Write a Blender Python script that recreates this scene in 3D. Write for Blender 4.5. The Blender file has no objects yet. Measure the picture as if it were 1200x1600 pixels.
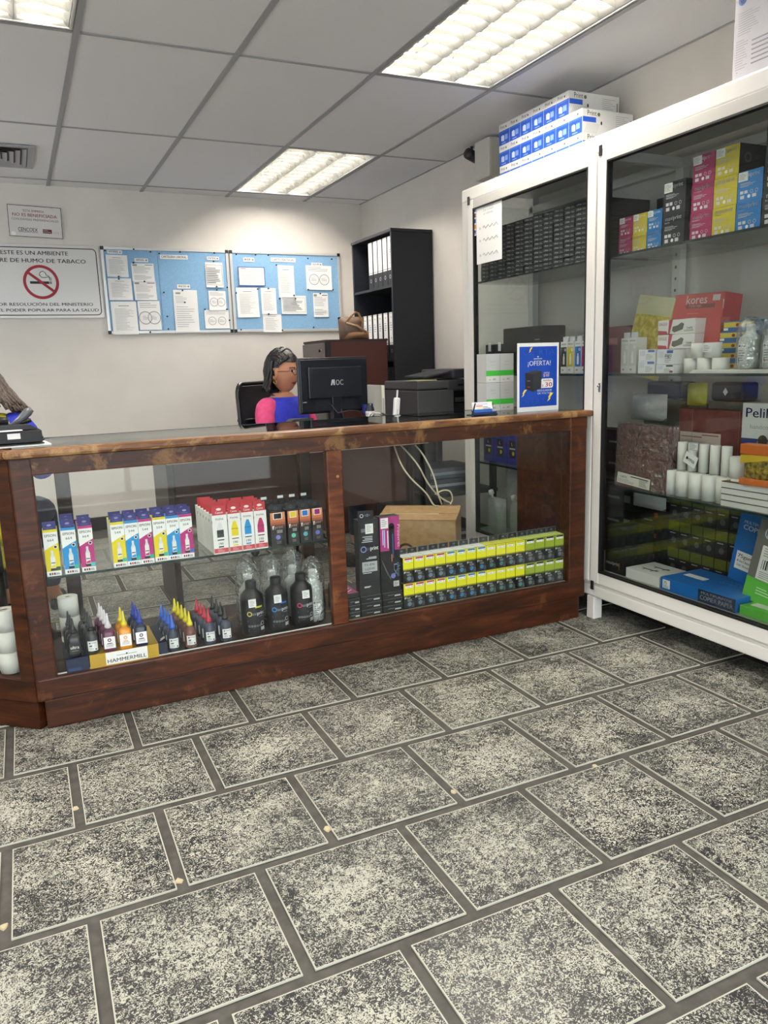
import bpy, bmesh, math, random
from mathutils import Matrix, Vector
random.seed(7)
S = bpy.context.scene
COL = S.collection
PI = math.pi
H = 2.39                       # ceiling height
XR, XL, YR, YF = 2.66, -2.6, 5.94, -1.9   # walls: toward +x, -x, +y, -y

# ---------------------------------------------------------------- camera
cd = bpy.data.cameras.new('camera'); cam = bpy.data.objects.new('camera', cd); COL.objects.link(cam)
yaw, pit, rol, foc = 0.4377, 0.1922, -0.0332, 1200.6
fw = Vector((math.sin(yaw)*math.cos(pit), math.cos(yaw)*math.cos(pit), -math.sin(pit)))
rt = Vector((math.cos(yaw), -math.sin(yaw), 0)); up = rt.cross(fw)
r2 = math.cos(rol)*rt + math.sin(rol)*up; u2 = -math.sin(rol)*rt + math.cos(rol)*up
R3 = Matrix((r2, u2, -fw)).transposed()
cam.matrix_world = Matrix.Translation((0, 0, 1.145)) @ R3.to_4x4()
cd.sensor_fit = 'VERTICAL'; cd.sensor_height = 36; cd.lens = foc/1600*36; cd.clip_start = 0.05
S.camera = cam
# ---------------------------------------------------------------- world, exposure
W = bpy.data.worlds.new('daylight'); S.world = W; W.use_nodes = True
bg = W.node_tree.nodes['Background']; bg.inputs[0].default_value = (0.90, 0.94, 1.0, 1); bg.inputs[1].default_value = 6.5
S.view_settings.view_transform = 'Standard'; S.view_settings.look = 'None'
S.view_settings.exposure = 0.42; S.view_settings.gamma = 1; S.view_settings.use_curve_mapping = False
S.cycles.use_denoising = True; S.cycles.max_bounces = 8; S.cycles.transparent_max_bounces = 24
S.cycles.diffuse_bounces = 4; S.cycles.glossy_bounces = 4
S.cycles.caustics_reflective = False; S.cycles.caustics_refractive = False
S.cycles.sample_clamp_indirect = 4.0
TUBE = 84.0                    # radiance of the fluorescent tubes

# ---------------------------------------------------------------- materials
def lin(h):
    if not isinstance(h, str): return tuple(h)
    h = h.lstrip('#'); o = []
    for i in (0, 2, 4):
        c = int(h[i:i+2], 16)/255
        o.append(c/12.92 if c <= .04045 else ((c+.055)/1.055)**2.4)
    return tuple(o)
_M = {}
def mat(col, rough=.55, metal=0., spec=.4, coat=0.):
    k = (col, rough, metal, spec, coat)
    if k in _M: return _M[k]
    m = bpy.data.materials.new('paint'); m.use_nodes = True
    b = m.node_tree.nodes['Principled BSDF']
    b.inputs['Base Color'].default_value = (*lin(col), 1); b.inputs['Roughness'].default_value = rough
    b.inputs['Metallic'].default_value = metal; b.inputs['Specular IOR Level'].default_value = spec
    b.inputs['Coat Weight'].default_value = coat
    _M[k] = m; return m
def nodes(name):
    m = bpy.data.materials.new(name); m.use_nodes = True
    nt = m.node_tree; b = nt.nodes['Principled BSDF']
    def n(t, **kw):
        x = nt.nodes.new(t)
        for k, v in kw.items():
            if k.startswith('_'): setattr(x, k[1:], v)
            else: x.inputs[k.replace('__', ' ')].default_value = v
        return x
    return m, nt, b, n, nt.links.new
def ramp(n, L, src, stops, interp='LINEAR'):
    r = n('ShaderNodeValToRGB'); r.color_ramp.interpolation = interp
    e = r.color_ramp.elements
    while len(e) < len(stops): e.new(.5)
    for x, (p, c) in zip(e, stops):
        x.position = p; x.color = (*lin(c), 1) if not isinstance(c, float) else (c, c, c, 1)
    L(src, r.inputs[0]); return r.outputs[0]
def emis(col, s):
    m = bpy.data.materials.new('glow'); m.use_nodes = True; nt = m.node_tree
    e = nt.nodes.new('ShaderNodeEmission'); e.inputs[0].default_value = (*lin(col), 1); e.inputs[1].default_value = s
    nt.links.new(e.outputs[0], nt.nodes['Material Output'].inputs[0]); return m
def clearmat(name, tint=(.97, .985, .975), gl=1.0, rough=.02, milk=0., bump=0.):
    m = bpy.data.materials.new(name); m.use_nodes = True; nt = m.node_tree; L = nt.links.new
    t = nt.nodes.new('ShaderNodeBsdfTransparent'); t.inputs[0].default_value = (*tint, 1)
    g = nt.nodes.new('ShaderNodeBsdfGlossy'); g.inputs['Roughness'].default_value = rough
    f = nt.nodes.new('ShaderNodeLayerWeight'); f.inputs[0].default_value = .5     # Schlick curve, the same from both sides
    pw = nt.nodes.new('ShaderNodeMath'); pw.operation = 'POWER'; pw.inputs[1].default_value = 5; L(f.outputs['Facing'], pw.inputs[0])
    mu = nt.nodes.new('ShaderNodeMath'); mu.operation = 'MULTIPLY_ADD'; mu.inputs[1].default_value = .9; mu.inputs[2].default_value = .04*gl
    L(pw.outputs[0], mu.inputs[0])
    mx = nt.nodes.new('ShaderNodeMixShader'); L(mu.outputs[0], mx.inputs[0]); L(t.outputs[0], mx.inputs[1]); L(g.outputs[0], mx.inputs[2])
    out = mx
    if bump:
        tc = nt.nodes.new('ShaderNodeTexCoord'); no = nt.nodes.new('ShaderNodeTexNoise'); no.inputs['Scale'].default_value = 26
        no.inputs['Distortion'].default_value = 1.5
        bp = nt.nodes.new('ShaderNodeBump'); bp.inputs['Strength'].default_value = bump; bp.inputs['Distance'].default_value = .02
        L(tc.outputs['Object'], no.inputs['Vector']); L(no.outputs['Fac'], bp.inputs['Height']); L(bp.outputs[0], g.inputs['Normal']); L(bp.outputs[0], f.inputs['Normal'])
    if milk:
        d = nt.nodes.new('ShaderNodeBsdfDiffuse'); d.inputs[0].default_value = (.8, .82, .82, 1)
        m2 = nt.nodes.new('ShaderNodeMixShader'); m2.inputs[0].default_value = milk
        L(mx.outputs[0], m2.inputs[1]); L(d.outputs[0], m2.inputs[2]); out = m2
    L(out.outputs[0], nt.nodes['Material Output'].inputs[0]); return m
GLASS = clearmat('glass', (.96, .975, .965), .6)
GLASS_B = clearmat('cabinet glass', (.90, .925, .915), .8)
GLASS_EDGE = mat('1c2a28', .2)
FILM = clearmat('clear film', (.93, .95, .95), 6.0, .12, .04, 1.)
FILM_M = clearmat('milky film', (.85, .87, .87), 6.0, .14, .26, 1.)

def wood_mat(name, dark, mid, light, wear, wearcol='b98a5a', rough=.35):
    m, nt, b, n, L = nodes(name)
    tc = n('ShaderNodeTexCoord'); mp = n('ShaderNodeMapping'); mp.inputs['Scale'].default_value = (2.2, 14, 14)
    L(tc.outputs['Object'], mp.inputs[0])
    no = n('ShaderNodeTexNoise', Scale=2.2, Detail=8., Roughness=.6, Distortion=.8); L(mp.outputs[0], no.inputs['Vector'])
    base = ramp(n, L, no.outputs['Fac'], [(.3, dark), (.52, mid), (.75, light)])
    n2 = n('ShaderNodeTexNoise', Scale=7., Detail=9., Roughness=.72, Distortion=.4); L(tc.outputs['Object'], n2.inputs['Vector'])
    mk = ramp(n, L, n2.outputs['Fac'], [(.60-wear*.13, 0.), (.66-wear*.10, 1.)])
    mu = n('ShaderNodeMath', _operation='MULTIPLY'); mu.inputs[1].default_value = min(1, .35+wear*.5); L(mk, mu.inputs[0])
    mx = n('ShaderNodeMix', _data_type='RGBA'); L(mu.outputs[0], mx.inputs[0]); L(base, mx.inputs[6]); mx.inputs[7].default_value = (*lin(wearcol), 1)
    L(mx.outputs[2], b.inputs['Base Color']); b.inputs['Roughness'].default_value = rough; b.inputs['Specular IOR Level'].default_value = .3
    bp = n('ShaderNodeBump', Strength=.15, Distance=.002); L(n2.outputs['Fac'], bp.inputs['Height']); L(bp.outputs[0], b.inputs['Normal'])
    return m
WOOD = wood_mat('varnished wood', '1d0d05', '3c1c0b', '572c13', .2, '6a4023', .42)
WOOD_V = wood_mat('post wood', '30160a', '552a12', '74401e', .3, '85552f', .42)
WOOD_T = wood_mat('worn rail wood', '221006', '42210f', '5a3219', .62, '86623a', .42)
WOOD_N = wood_mat('worn nosing wood', '4a2b1a', '6e4a2e', '8f6a45', .8, 'a98558', .3)  # pale tans cover both edge wear and a painted highlight along the nosing
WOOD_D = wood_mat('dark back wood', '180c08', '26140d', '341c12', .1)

def floor_mat():
    m, nt, b, n, L = nodes('speckled tile')
    tc = n('ShaderNodeTexCoord'); oi = n('ShaderNodeObjectInfo')
    mu = n('ShaderNodeVectorMath', _operation='SCALE'); mu.inputs[0].default_value = (37, 91, 13); L(oi.outputs['Random'], mu.inputs[3])
    ad = n('ShaderNodeVectorMath', _operation='ADD'); L(tc.outputs['Object'], ad.inputs[0]); L(mu.outputs[0], ad.inputs[1])
    f1 = n('ShaderNodeTexNoise', Scale=125., Detail=3., Roughness=.65, Distortion=2.2); L(ad.outputs[0], f1.inputs['Vector'])
    f2 = n('ShaderNodeTexNoise', Scale=9., Detail=3., Roughness=.6); L(ad.outputs[0], f2.inputs['Vector'])
    f3 = n('ShaderNodeTexNoise', Scale=42., Detail=3., Roughness=.6, Distortion=.8); L(ad.outputs[0], f3.inputs['Vector'])
    a1 = n('ShaderNodeMath', _operation='MULTIPLY_ADD'); L(f2.outputs['Fac'], a1.inputs[0]); a1.inputs[1].default_value = .20; L(f1.outputs['Fac'], a1.inputs[2])
    a2 = n('ShaderNodeMath', _operation='MULTIPLY_ADD'); L(f3.outputs['Fac'], a2.inputs[0]); a2.inputs[1].default_value = .26; L(a1.outputs[0], a2.inputs[2])
    # centre of a tile a little whiter than its rim
    uv = n('ShaderNodeVectorMath', _operation='DISTANCE'); L(tc.outputs['UV'], uv.inputs[0]); uv.inputs[1].default_value = (.5, .5, 0)
    a3 = n('ShaderNodeMath', _operation='MULTIPLY_ADD'); L(uv.outputs['Value'], a3.inputs[0]); a3.inputs[1].default_value = -.10; L(a2.outputs[0], a3.inputs[2])
    spk = ramp(n, L, a3.outputs[0], [(.706, 0.), (.726, 1.)])
    # white rim line
    sp = n('ShaderNodeSeparateXYZ'); L(tc.outputs['UV'], sp.inputs[0])
    def edge(o):
        s = n('ShaderNodeMath', _operation='SUBTRACT'); L(o, s.inputs[0]); s.inputs[1].default_value = .5
        q = n('ShaderNodeMath', _operation='ABSOLUTE'); L(s.outputs[0], q.inputs[0]); return q.outputs[0]
    mxx = n('ShaderNodeMath', _operation='MAXIMUM'); L(edge(sp.outputs[0]), mxx.inputs[0]); L(edge(sp.outputs[1]), mxx.inputs[1])
    gt = n('ShaderNodeMath', _operation='GREATER_THAN'); L(mxx.outputs[0], gt.inputs[0]); gt.inputs[1].default_value = .4915
    mm = n('ShaderNodeMath', _operation='MAXIMUM'); L(gt.outputs[0], mm.inputs[0]); L(spk, mm.inputs[1])
    cm = n('ShaderNodeMix', _data_type='RGBA'); L(mm.outputs[0], cm.inputs[0])
    cm.inputs[6].default_value = (*lin('242528'), 1); cm.inputs[7].default_value = (*lin('abab9e'), 1)
    L(cm.outputs[2], b.inputs['Base Color'])
    rr = ramp(n, L, mm.outputs[0], [(0., .36), (1., .55)]); L(rr, b.inputs['Roughness'])
    b.inputs['Specular IOR Level'].default_value = .35
    bp = n('ShaderNodeBump', Strength=.25, Distance=.0012); L(mm.outputs[0], bp.inputs['Height']); L(bp.outputs[0], b.inputs['Normal'])
    return m
TILE = floor_mat()
def noisy(name, c1, c2, scale, rough=.8, bump=.1, dist=.002, detail=4.):
    m, nt, b, n, L = nodes(name); tc = n('ShaderNodeTexCoord')
    no = n('ShaderNodeTexNoise', Scale=scale, Detail=detail); L(tc.outputs['Object'], no.inputs['Vector'])
    L(ramp(n, L, no.outputs['Fac'], [(.35, c1), (.65, c2)]), b.inputs['Base Color']); b.inputs['Roughness'].default_value = rough
    bp = n('ShaderNodeBump', Strength=bump, Distance=dist); L(no.outputs['Fac'], bp.inputs['Height']); L(bp.outputs[0], b.inputs['Normal'])
    return m
GROUT = noisy('grout', '3c3a36', '4b4944', 30, .75, .3)
WALL = noisy('wall paint', 'd0cbc4', 'd5d0c9', 5, .6, .08, .004)
PANEL = noisy('ceiling panel', 'e4e4e7', 'ececef', 320, .9, .5, .0015, 2.)
BAR = mat('9a9b9e', .5)
ALU = mat('dad8d3', .35, 0, .5)
ALU_G = mat('b9b7b2', .45)
BLACK = mat('101114', .4); BLACKM = mat('17181b', .65); WHITE = mat('eeeeec', .5); PAPER = mat('e6e6e4', .7)
GASK = mat('0b0b0c', .5); SILVER = mat('b8babd', .3, .8); STEEL = mat('8d8f92', .25, 1.)
CARD = noisy('cardboard', 'a58458', 'b4946a', 40, .8)
INK = mat('2a2a2c', .7); GREYP = mat('8d8d8d', .7); RED = mat('b3202a', .5)

# ---------------------------------------------------------------- mesh building
_T = {}
def text_geo(s, bold):
    k = (s, bold)
    if k in _T: return _T[k]
    c = bpy.data.curves.new('t', 'FONT'); c.body = s; c.size = 1; c.resolution_u = 2
    c.fill_mode = 'BOTH'
    o = bpy.data.objects.new('t', c); me = o.to_mesh()
    v = [tuple(p.co) for p in me.vertices]; f = [tuple(p.vertices) for p in me.polygons]
    o.to_mesh_clear(); bpy.data.objects.remove(o); bpy.data.curves.remove(c)
    if bold:
        n_ = len(v); v = [(x-.011, y, z) for x, y, z in v]+[(x+.011, y, z) for x, y, z in v]; f = f+[tuple(n_+i for i in q) for q in f]
    xs = [p[0] for p in v] or [0]
    _T[k] = (v, f, min(xs), max(xs)); return _T[k]

class MB:
    def __init__(s): s.v = []; s.f = []; s.mi = []; s.sm = []; s.m = []; s.M = Matrix.Identity(4); s.uv = None
    def add(s, vs, fs, m, smooth=False):
        if m not in s.m: s.m.append(m)
        k = s.m.index(m); b = len(s.v); M = s.M
        s.v += [tuple(M @ Vector(p)) for p in vs]
        s.f += [tuple(b+i for i in f) for f in fs]; s.mi += [k]*len(fs); s.sm += [smooth]*len(fs)
        return s
    def at(s, x=0, y=0, z=0, rz=0, rx=0, ry=0):
        s.M = Matrix.Translation((x, y, z)) @ Matrix.Rotation(rz, 4, 'Z') @ Matrix.Rotation(rx, 4, 'X') @ Matrix.Rotation(ry, 4, 'Y'); return s
    def box(s, x0, y0, z0, x1, y1, z1, m, c=0.):
        if c <= 0:
            v = [(x0,y0,z0),(x1,y0,z0),(x1,y1,z0),(x0,y1,z0),(x0,y0,z1),(x1,y0,z1),(x1,y1,z1),(x0,y1,z1)]
            return s.add(v, [(0,3,2,1),(4,5,6,7),(0,1,5,4),(1,2,6,5),(2,3,7,6),(3,0,4,7)], m)
        bm = bmesh.new(); bmesh.ops.create_cube(bm, size=1)
        for p in bm.verts: p.co = Vector(((x0+x1)/2+p.co.x*(x1-x0), (y0+y1)/2+p.co.y*(y1-y0), (z0+z1)/2+p.co.z*(z1-z0)))
        bmesh.ops.bevel(bm, geom=bm.edges[:], offset=c, segments=2, affect='EDGES', profile=.6)
        bm.verts.index_update(); s.add([tuple(p.co) for p in bm.verts], [tuple(q.index for q in f.verts) for f in bm.faces], m)
        bm.free(); return s
    def frame(s, x0, z0, x1, z1, w, y0, y1, m, c=0.):        # rectangular frame in the XZ plane
        s.box(x0, y0, z0, x0+w, y1, z1, m, c); s.box(x1-w, y0, z0, x1, y1, z1, m, c)
        s.box(x0+w, y0, z0, x1-w, y1, z0+w, m, c); return s.box(x0+w, y0, z1-w, x1-w, y1, z1, m, c)
    def rect(s, x0, z0, x1, z1, y, m): return s.add([(x0,y,z0),(x1,y,z0),(x1,y,z1),(x0,y,z1)], [(0,1,2,3)], m)
    def poly(s, pts, y, m): return s.add([(x,y,z) for x, z in pts], [tuple(range(len(pts)))], m)
    def prism(s, pts, y0, y1, m):
        n = len(pts); v = [(x,y0,z) for x, z in pts]+[(x,y1,z) for x, z in pts]
        return s.add(v, [tuple(range(n)), tuple(range(2*n-1, n-1, -1))]+[(i, n+i, n+(i+1) % n, (i+1) % n) for i in range(n)], m)
    def disc(s, cx, cz, r, y, m, n=18, rz=None):
        rz = rz or r
        return s.poly([(cx+r*math.cos(2*PI*i/n), cz+rz*math.sin(2*PI*i/n)) for i in range(n)], y, m)
    def ring(s, cx, cz, r0, r1, y, m, n=28):
        v = []
        for i in range(n):
            a = 2*PI*i/n; v += [(cx+r0*math.cos(a), y, cz+r0*math.sin(a)), (cx+r1*math.cos(a), y, cz+r1*math.sin(a))]
        return s.add(v, [(2*i, 2*i+1, (2*i+3) % (2*n), (2*i+2) % (2*n)) for i in range(n)], m)
    def text(s, t, x, z, size, y, m, bold=False, al='C', w=None, sx=1., rot=0.):
        v, f, a, b = text_geo(t, bold)
        if b <= a: return s
        k = size*1.38; kx = k*sx
        if w: kx = w/(b-a)
        ox = {'C': -(a+b)/2, 'L': -a, 'R': -b}[al]; c, q = math.cos(rot), math.sin(rot)
        return s.add([(x+(p[0]+ox)*kx*c-p[1]*k*q, y, z+(p[0]+ox)*kx*q+p[1]*k*c) for p in v], f, m)
    def lines(s, x0, z0, x1, z1, y, m, n=6, th=.35, seed=1):   # rows of fine print
        r = random.Random(seed); dz = (z1-z0)/n
        for i in range(n):
            zz = z1-(i+.5)*dz; s.rect(x0, zz-dz*th/2, x0+(x1-x0)*r.uniform(.55, 1), zz+dz*th/2, y, m)
        return s
    def lathe(s, prof, m, n=16, cx=0, cy=0, smooth=True, sx=1, sy=1, sq=0.):
        v = []; f = []
        for r, z in prof:
            for i in range(n):
                a = 2*PI*(i+.5)/n; c, q = math.cos(a), math.sin(a); k = 1.
                if sq: k = 1/max(1e-6, (abs(c)**sq+abs(q)**sq)**(1/sq))
                v.append((cx+r*c*k*sx, cy+r*q*k*sy, z))
        for j in range(len(prof)-1):
            for i in range(n): f.append((j*n+i, j*n+(i+1) % n, (j+1)*n+(i+1) % n, (j+1)*n+i))
        f.append(tuple(range(n-1, -1, -1))); f.append(tuple((len(prof)-1)*n+i for i in range(n)))
        return s.add(v, f, m, smooth)
    def tube(s, pts, r, m, n=6):
        P = [Vector(p) for p in pts]; v = []; f = []
        for i, p in enumerate(P):
            d = (P[min(i+1, len(P)-1)]-P[max(i-1, 0)]).normalized()
            a = d.orthogonal().normalized() if i == 0 else (a-d*a.dot(d)).normalized()
            b = d.cross(a); rr = r[i] if isinstance(r, (list, tuple)) else r
            v += [tuple(p+rr*(math.cos(2*PI*k/n)*a+math.sin(2*PI*k/n)*b)) for k in range(n)]
        for i in range(len(P)-1):
            for k in range(n): f.append((i*n+k, i*n+(k+1) % n, (i+1)*n+(k+1) % n, (i+1)*n+k))
        f.append(tuple(range(n-1, -1, -1))); f.append(tuple((len(P)-1)*n+k for k in range(n)))
        return s.add(v, f, m, True)
    def mesh(s, name):
        me = bpy.data.meshes.new(name); me.from_pydata(s.v, [], s.f)
        for m in s.m: me.materials.append(m)
        me.polygons.foreach_set('material_index', s.mi); me.polygons.foreach_set('use_smooth', s.sm)
        me.update(); return me
    def build(s, name, parent=None, loc=(0,0,0), rz=0):
        return link(name, s.mesh(name), parent, loc, rz)
def link(name, data, parent=None, loc=(0,0,0), rz=0):
    o = bpy.data.objects.new(name, data); COL.objects.link(o); o.location = loc; o.rotation_euler = (0, 0, rz)
    if parent: o.parent = parent
    return o
def tag(o, label, cat, group=None):
    o['label'] = label; o['category'] = cat
    if group: o['group'] = group
    return o
def thing(name, label, cat, loc=(0,0,0), rz=0, group=None):
    return tag(link(name, None, None, loc, rz), label, cat, group)
KIDS = {}
def dup(o, loc=None, rz=None, label=None, group=None, parent=None):
    c = o.copy(); COL.objects.link(c)
    if parent: c.parent = parent
    if loc is not None: c.location = loc
    if rz is not None: c.rotation_euler = (0, 0, rz)
    if label: c['label'] = label
    if group: c['group'] = group
    for ch in KIDS.setdefault(o.name, list(o.children)): dup(ch, parent=c)
    return c
def struct(o): o['kind'] = 'structure'; return o
class Series:
    """first call places the prototype itself, later calls place copies"""
    def __init__(s, o): s.o = o; s.n = 0; KIDS[o.name] = list(o.children)
    def __call__(s, loc, rz, label, group=None):
        s.n += 1
        if s.n == 1:
            s.o.location = loc; s.o.rotation_euler = (0, 0, rz); s.o['label'] = label
            if group: s.o['group'] = group
            return s.o
        return dup(s.o, loc, rz, label, group)
ORD = 'first second third fourth fifth sixth seventh eighth ninth tenth eleventh twelfth thirteenth fourteenth fifteenth sixteenth seventeenth eighteenth'.split()
FX = -PI/2      # facing -x (out of the wall cabinet)
def P(col, **k): return mat(col, **k)

# ================================================================ SETTING
# floor
A, B, F0X, F0Y, BND, DA = .3634, .3659, -.1430, 1.9556, .4706, -.0067
fl = struct(MB().box(XL, YF, -.06, XR, YR, -.005, GROUT).build('floor'))
tm = MB(); w = .169
tb = MB().box(-w, -w, -.004, w, w, .0, TILE)
me = tb.mesh('floor_tile')
uvl = me.uv_layers.new(name='uv')
for lp in me.loops:
    c = me.vertices[lp.vertex_index].co; uvl.data[lp.index].uv = (c.x/(2*w)+.5, c.y/(2*w)+.5)
k = 0; rnd = random.Random(3)
for mrow in range(-10, 7):
    for kk in range(-7, 8):
        X = (kk+.5+(0 if mrow % 2 == 0 else BND))*A; Y = -(mrow-2+.5)*B
        x = F0X+X*math.cos(DA)-Y*math.sin(DA); y = F0Y+X*math.sin(DA)+Y*math.cos(DA)
        if XL+.2 < x < XR-.02+w and -.2 < y < YR-.1:
            if x+w > XR-.01 or y+w > YR-.01: continue
            o = link('floor_tile', me, fl, (x, y, rnd.uniform(-.0006, .0006)), DA)
r_ = random.Random(5)
CHIPS = [(0.021, 2.063), (0.215, 1.63), (0.588, 1.656), (0.953, 1.652), (1.823, 1.81), (2.026, 1.656), (1.374, 1.571), (-0.147, 1.657)]
CHIP = P('b5a988', rough=.8)
for cx, cy in CHIPS:
    pts = [(cx+r_.uniform(.006, .013)*math.cos(q*.9), cy+r_.uniform(.006, .014)*math.sin(q*.9), 0) for q in range(7)]
    MB().add([(x, y, -.0049) for x, y, z in pts]+[(cx+(x-cx)*.8, cy+(y-cy)*.8, -.0015) for x, y, z in pts], [tuple(range(7, 14))]+[(i, (i+1) % 7, 7+(i+1) % 7, 7+i) for i in range(7)], CHIP).build('grout_chip', fl)
# walls
struct(MB().box(XL-.15, YR, -.06, XR+.15, YR+.15, 2.75, WALL).build('wall_rear'))
struct(MB().box(XR, YF, -.06, XR+.15, YR, 2.75, WALL).build('wall_right'))
wl = MB()
wl.box(XL-.15, YF, -.06, XL, 3.9, 2.75, WALL); wl.box(XL-.15, 5.3, -.06, XL, YR, 2.75, WALL); wl.box(XL-.15, 3.9, 2.15, XL, 5.3, 2.75, WALL); wl.box(XL-.15, 3.9, -.06, XL, 5.3, .9, WALL)
struct(wl.build('wall_left'))
fr = MB()
fr.box(XL, YF-.15, -.06, -1.9, YF, 2.75, WALL); fr.box(2.2, YF-.15, -.06, XR, YF, 2.75, WALL); fr.box(-1.9, YF-.15, 2.2, 2.2, YF, 2.75, WALL)
struct(fr.build('wall_front'))
# openings
w1 = struct(link('window_1', None))
b = MB()
for i in range(4): b.box(XL-.1, 3.9+i*.45, .9, XL-.04, 3.95+i*.45, 2.15, WOOD_D)
b.box(XL-.1, 3.9, .9, XL-.04, 5.3, .95, WOOD_D); b.box(XL-.1, 3.9, 2.1, XL-.04, 5.3, 2.15, WOOD_D); b.build('window_frame', w1)
for i in range(3): MB().box(XL-.075, 3.95+i*.45, .95, XL-.07, 4.35+i*.45, 2.1, GLASS).build('pane', w1)
w2 = struct(link('window_2', None))
b = MB()
for x in (-1.9, -.55, .8, 2.15): b.box(x, YF-.1, 0, x+.05, YF-.04, 2.2, ALU_G)
b.box(-1.9, YF-.1, 2.15, 2.2, YF-.04, 2.2, ALU_G); b.box(-1.9, YF-.1, 0, 2.2, YF-.04, .08, ALU_G); b.build('window_frame', w2)
for x in (-1.85, -.5, .85): MB().box(x, YF-.075, .08, x+1.3, YF-.07, 2.15, GLASS).build('pane', w2)
# pavement outside the storefront
struct(MB().box(-8, -12, -.2, 8, YF-.16, -.06, P('b5b3ae')).build('pavement'))
# baseboards
BB = P('23211f', rough=.4)
struct(MB().box(XL, YR-.015, 0, 2.35, YR-.001, .095, BB).build('baseboard_rear'))
struct(MB().box(XR-.015, 3.66, 0, XR-.001, 4.72, .095, BB).build('baseboard_right'))

# ceiling
CX, CY, CS, CL = .355, 5.764, .61, 1.22
xs = [XL]+[CX+i*CS for i in range(-4, 4)]+[XR]; ys = [YR]+[CY-j*CL for j in range(0, 7)]+[YF]
xs = [x for x in xs if XL <= x <= XR]; ys = [y for y in ys if YF <= y <= YR]
ce = struct(MB().box(XL, YF, H+.14, XR, YR, H+.2, P('8a8a8a')).build('ceiling'))
LIGHTS = {(7, 3), (7, 1), (4, 3), (1, 1), (1, 3), (1, 5), (4, 5), (7, 5)}     # (column, row) of the grid cells with a fixture
pn = {}
for i in range(len(xs)-1):
    for j in range(len(ys)-1):
        x0, x1, y1, y0 = xs[i], xs[i+1], ys[j], ys[j+1]
        if (i, j) in LIGHTS: continue
        key = (round(x1-x0, 3), round(y1-y0, 3))
        if key not in pn:
            hx, hy = key[0]/2-.003, key[1]/2-.003
            pn[key] = MB().box(-hx, -hy, .0, hx, hy, .012, PANEL).mesh('ceiling_panel')
        link('ceiling_panel', pn[key], ce, ((x0+x1)/2, (y0+y1)/2, H+.001))
for x in xs: MB().box(max(XL, x-.012), YF, H-.003, min(XR, x+.012), YR, H+.0005, BAR).box(max(XL, x-.003), YF, H, min(XR, x+.003), YR, H+.03, BAR).build('grid_bar', ce)
for y in ys[1:-1]:
    for i in range(len(xs)-1): 
        MB().box(xs[i]+.013, y-.009, H-.002, xs[i+1]-.013, y+.009, H+.0005, BAR).build('grid_bar', ce)

# fluorescent fixtures
REFL = P('c0c0bc', rough=.28, metal=.85); BLADE = P('74746e', rough=.4, spec=.5)
def make_fixture():
    t = thing('ceiling_light', '', 'ceiling light')
    hx, hy = CS/2-.014, CL/2-.014
    b = MB(); b.box(-hx, -hy, .10, hx, hy, .104, REFL)
    b.box(-hx, -hy, 0, -hx+.004, hy, .10, REFL); b.box(hx-.004, -hy, 0, hx, hy, .10, REFL)
    b.box(-hx, -hy, 0, hx, -hy+.004, .10, REFL); b.box(-hx, hy-.004, 0, hx, hy, .10, REFL)
    b.build('housing', t)
    f = MB(); f.frame(-hx, -hy, hx, hy, .012, 0, .004, ALU)
    f.v = [(x, z, y) for x, y, z in f.v]; f.build('rim', t)
    wbay = (2*hx-.03)/3
    tube = MB().tube([(0, -.575, .066), (0, .575, .066)], .014, emis('fff6ea', TUBE), 10).mesh('tube')
    # curved spine between two bays
    sp = MB(); 
    for sgn in (-1, 1):
        pr = [(0, .004), (.012, .02), (.022, .05), (.026, .085)]
        vs = []; 
        for q, z in pr: vs += [(sgn*(q+.001), -hy+.006, z), (sgn*(q+.001), hy-.006, z)]
        sp.add(vs, [(2*i, 2*i+1, 2*i+3, 2*i+2) for i in range(3)], REFL, True)
    spm = sp.mesh('reflector')
    # cross blade
    bl = MB(); hw = wbay/2-.006
    vs = []
    for x in (-hw, -hw*.5, 0, hw*.5, hw):
        dip = .020*(1-(x/hw)**2)
        vs += [(x, -.007, .034), (x, .0, .006+dip*.7), (x, .007, .034)]
    bl.add(vs, [f for i in range(4) for f in ((3*i, 3*i+1, 3*i+4, 3*i+3), (3*i+1, 3*i+2, 3*i+5, 3*i+4))], BLADE)
    blm = bl.mesh('louver_blade')
    for q in range(3):
        cx = (q-1)*wbay
        link('tube', tube, t, (cx, 0, 0))
        for z in range(13): link('louver_blade', blm, t, (cx, -hy+.05+z*(2*hy-.1)/12, 0))
    for q in (-1.5, -.5, .5, 1.5): link('reflector', spm, t, (q*wbay, 0, 0))
    return t
fx = Series(make_fixture())
LAB = {(7, 1): 'three-tube louvred ceiling light near the rear corner above the bookcase', (7, 3): 'large three-tube louvred ceiling light beside the white glass cabinet top',
       (4, 3): 'louvred ceiling light cut off at the top corner, above the air vent column'}
for (i, j) in sorted(LIGHTS):
    fx(((xs[i]+xs[i+1])/2, (ys[j]+ys[j+1])/2, H-.001), 0, LAB.get((i, j), 'louvred ceiling light out of view, %s row from the rear, %s column' % (ORD[j], ORD[i])), 'louvred ceiling lights')
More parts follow.
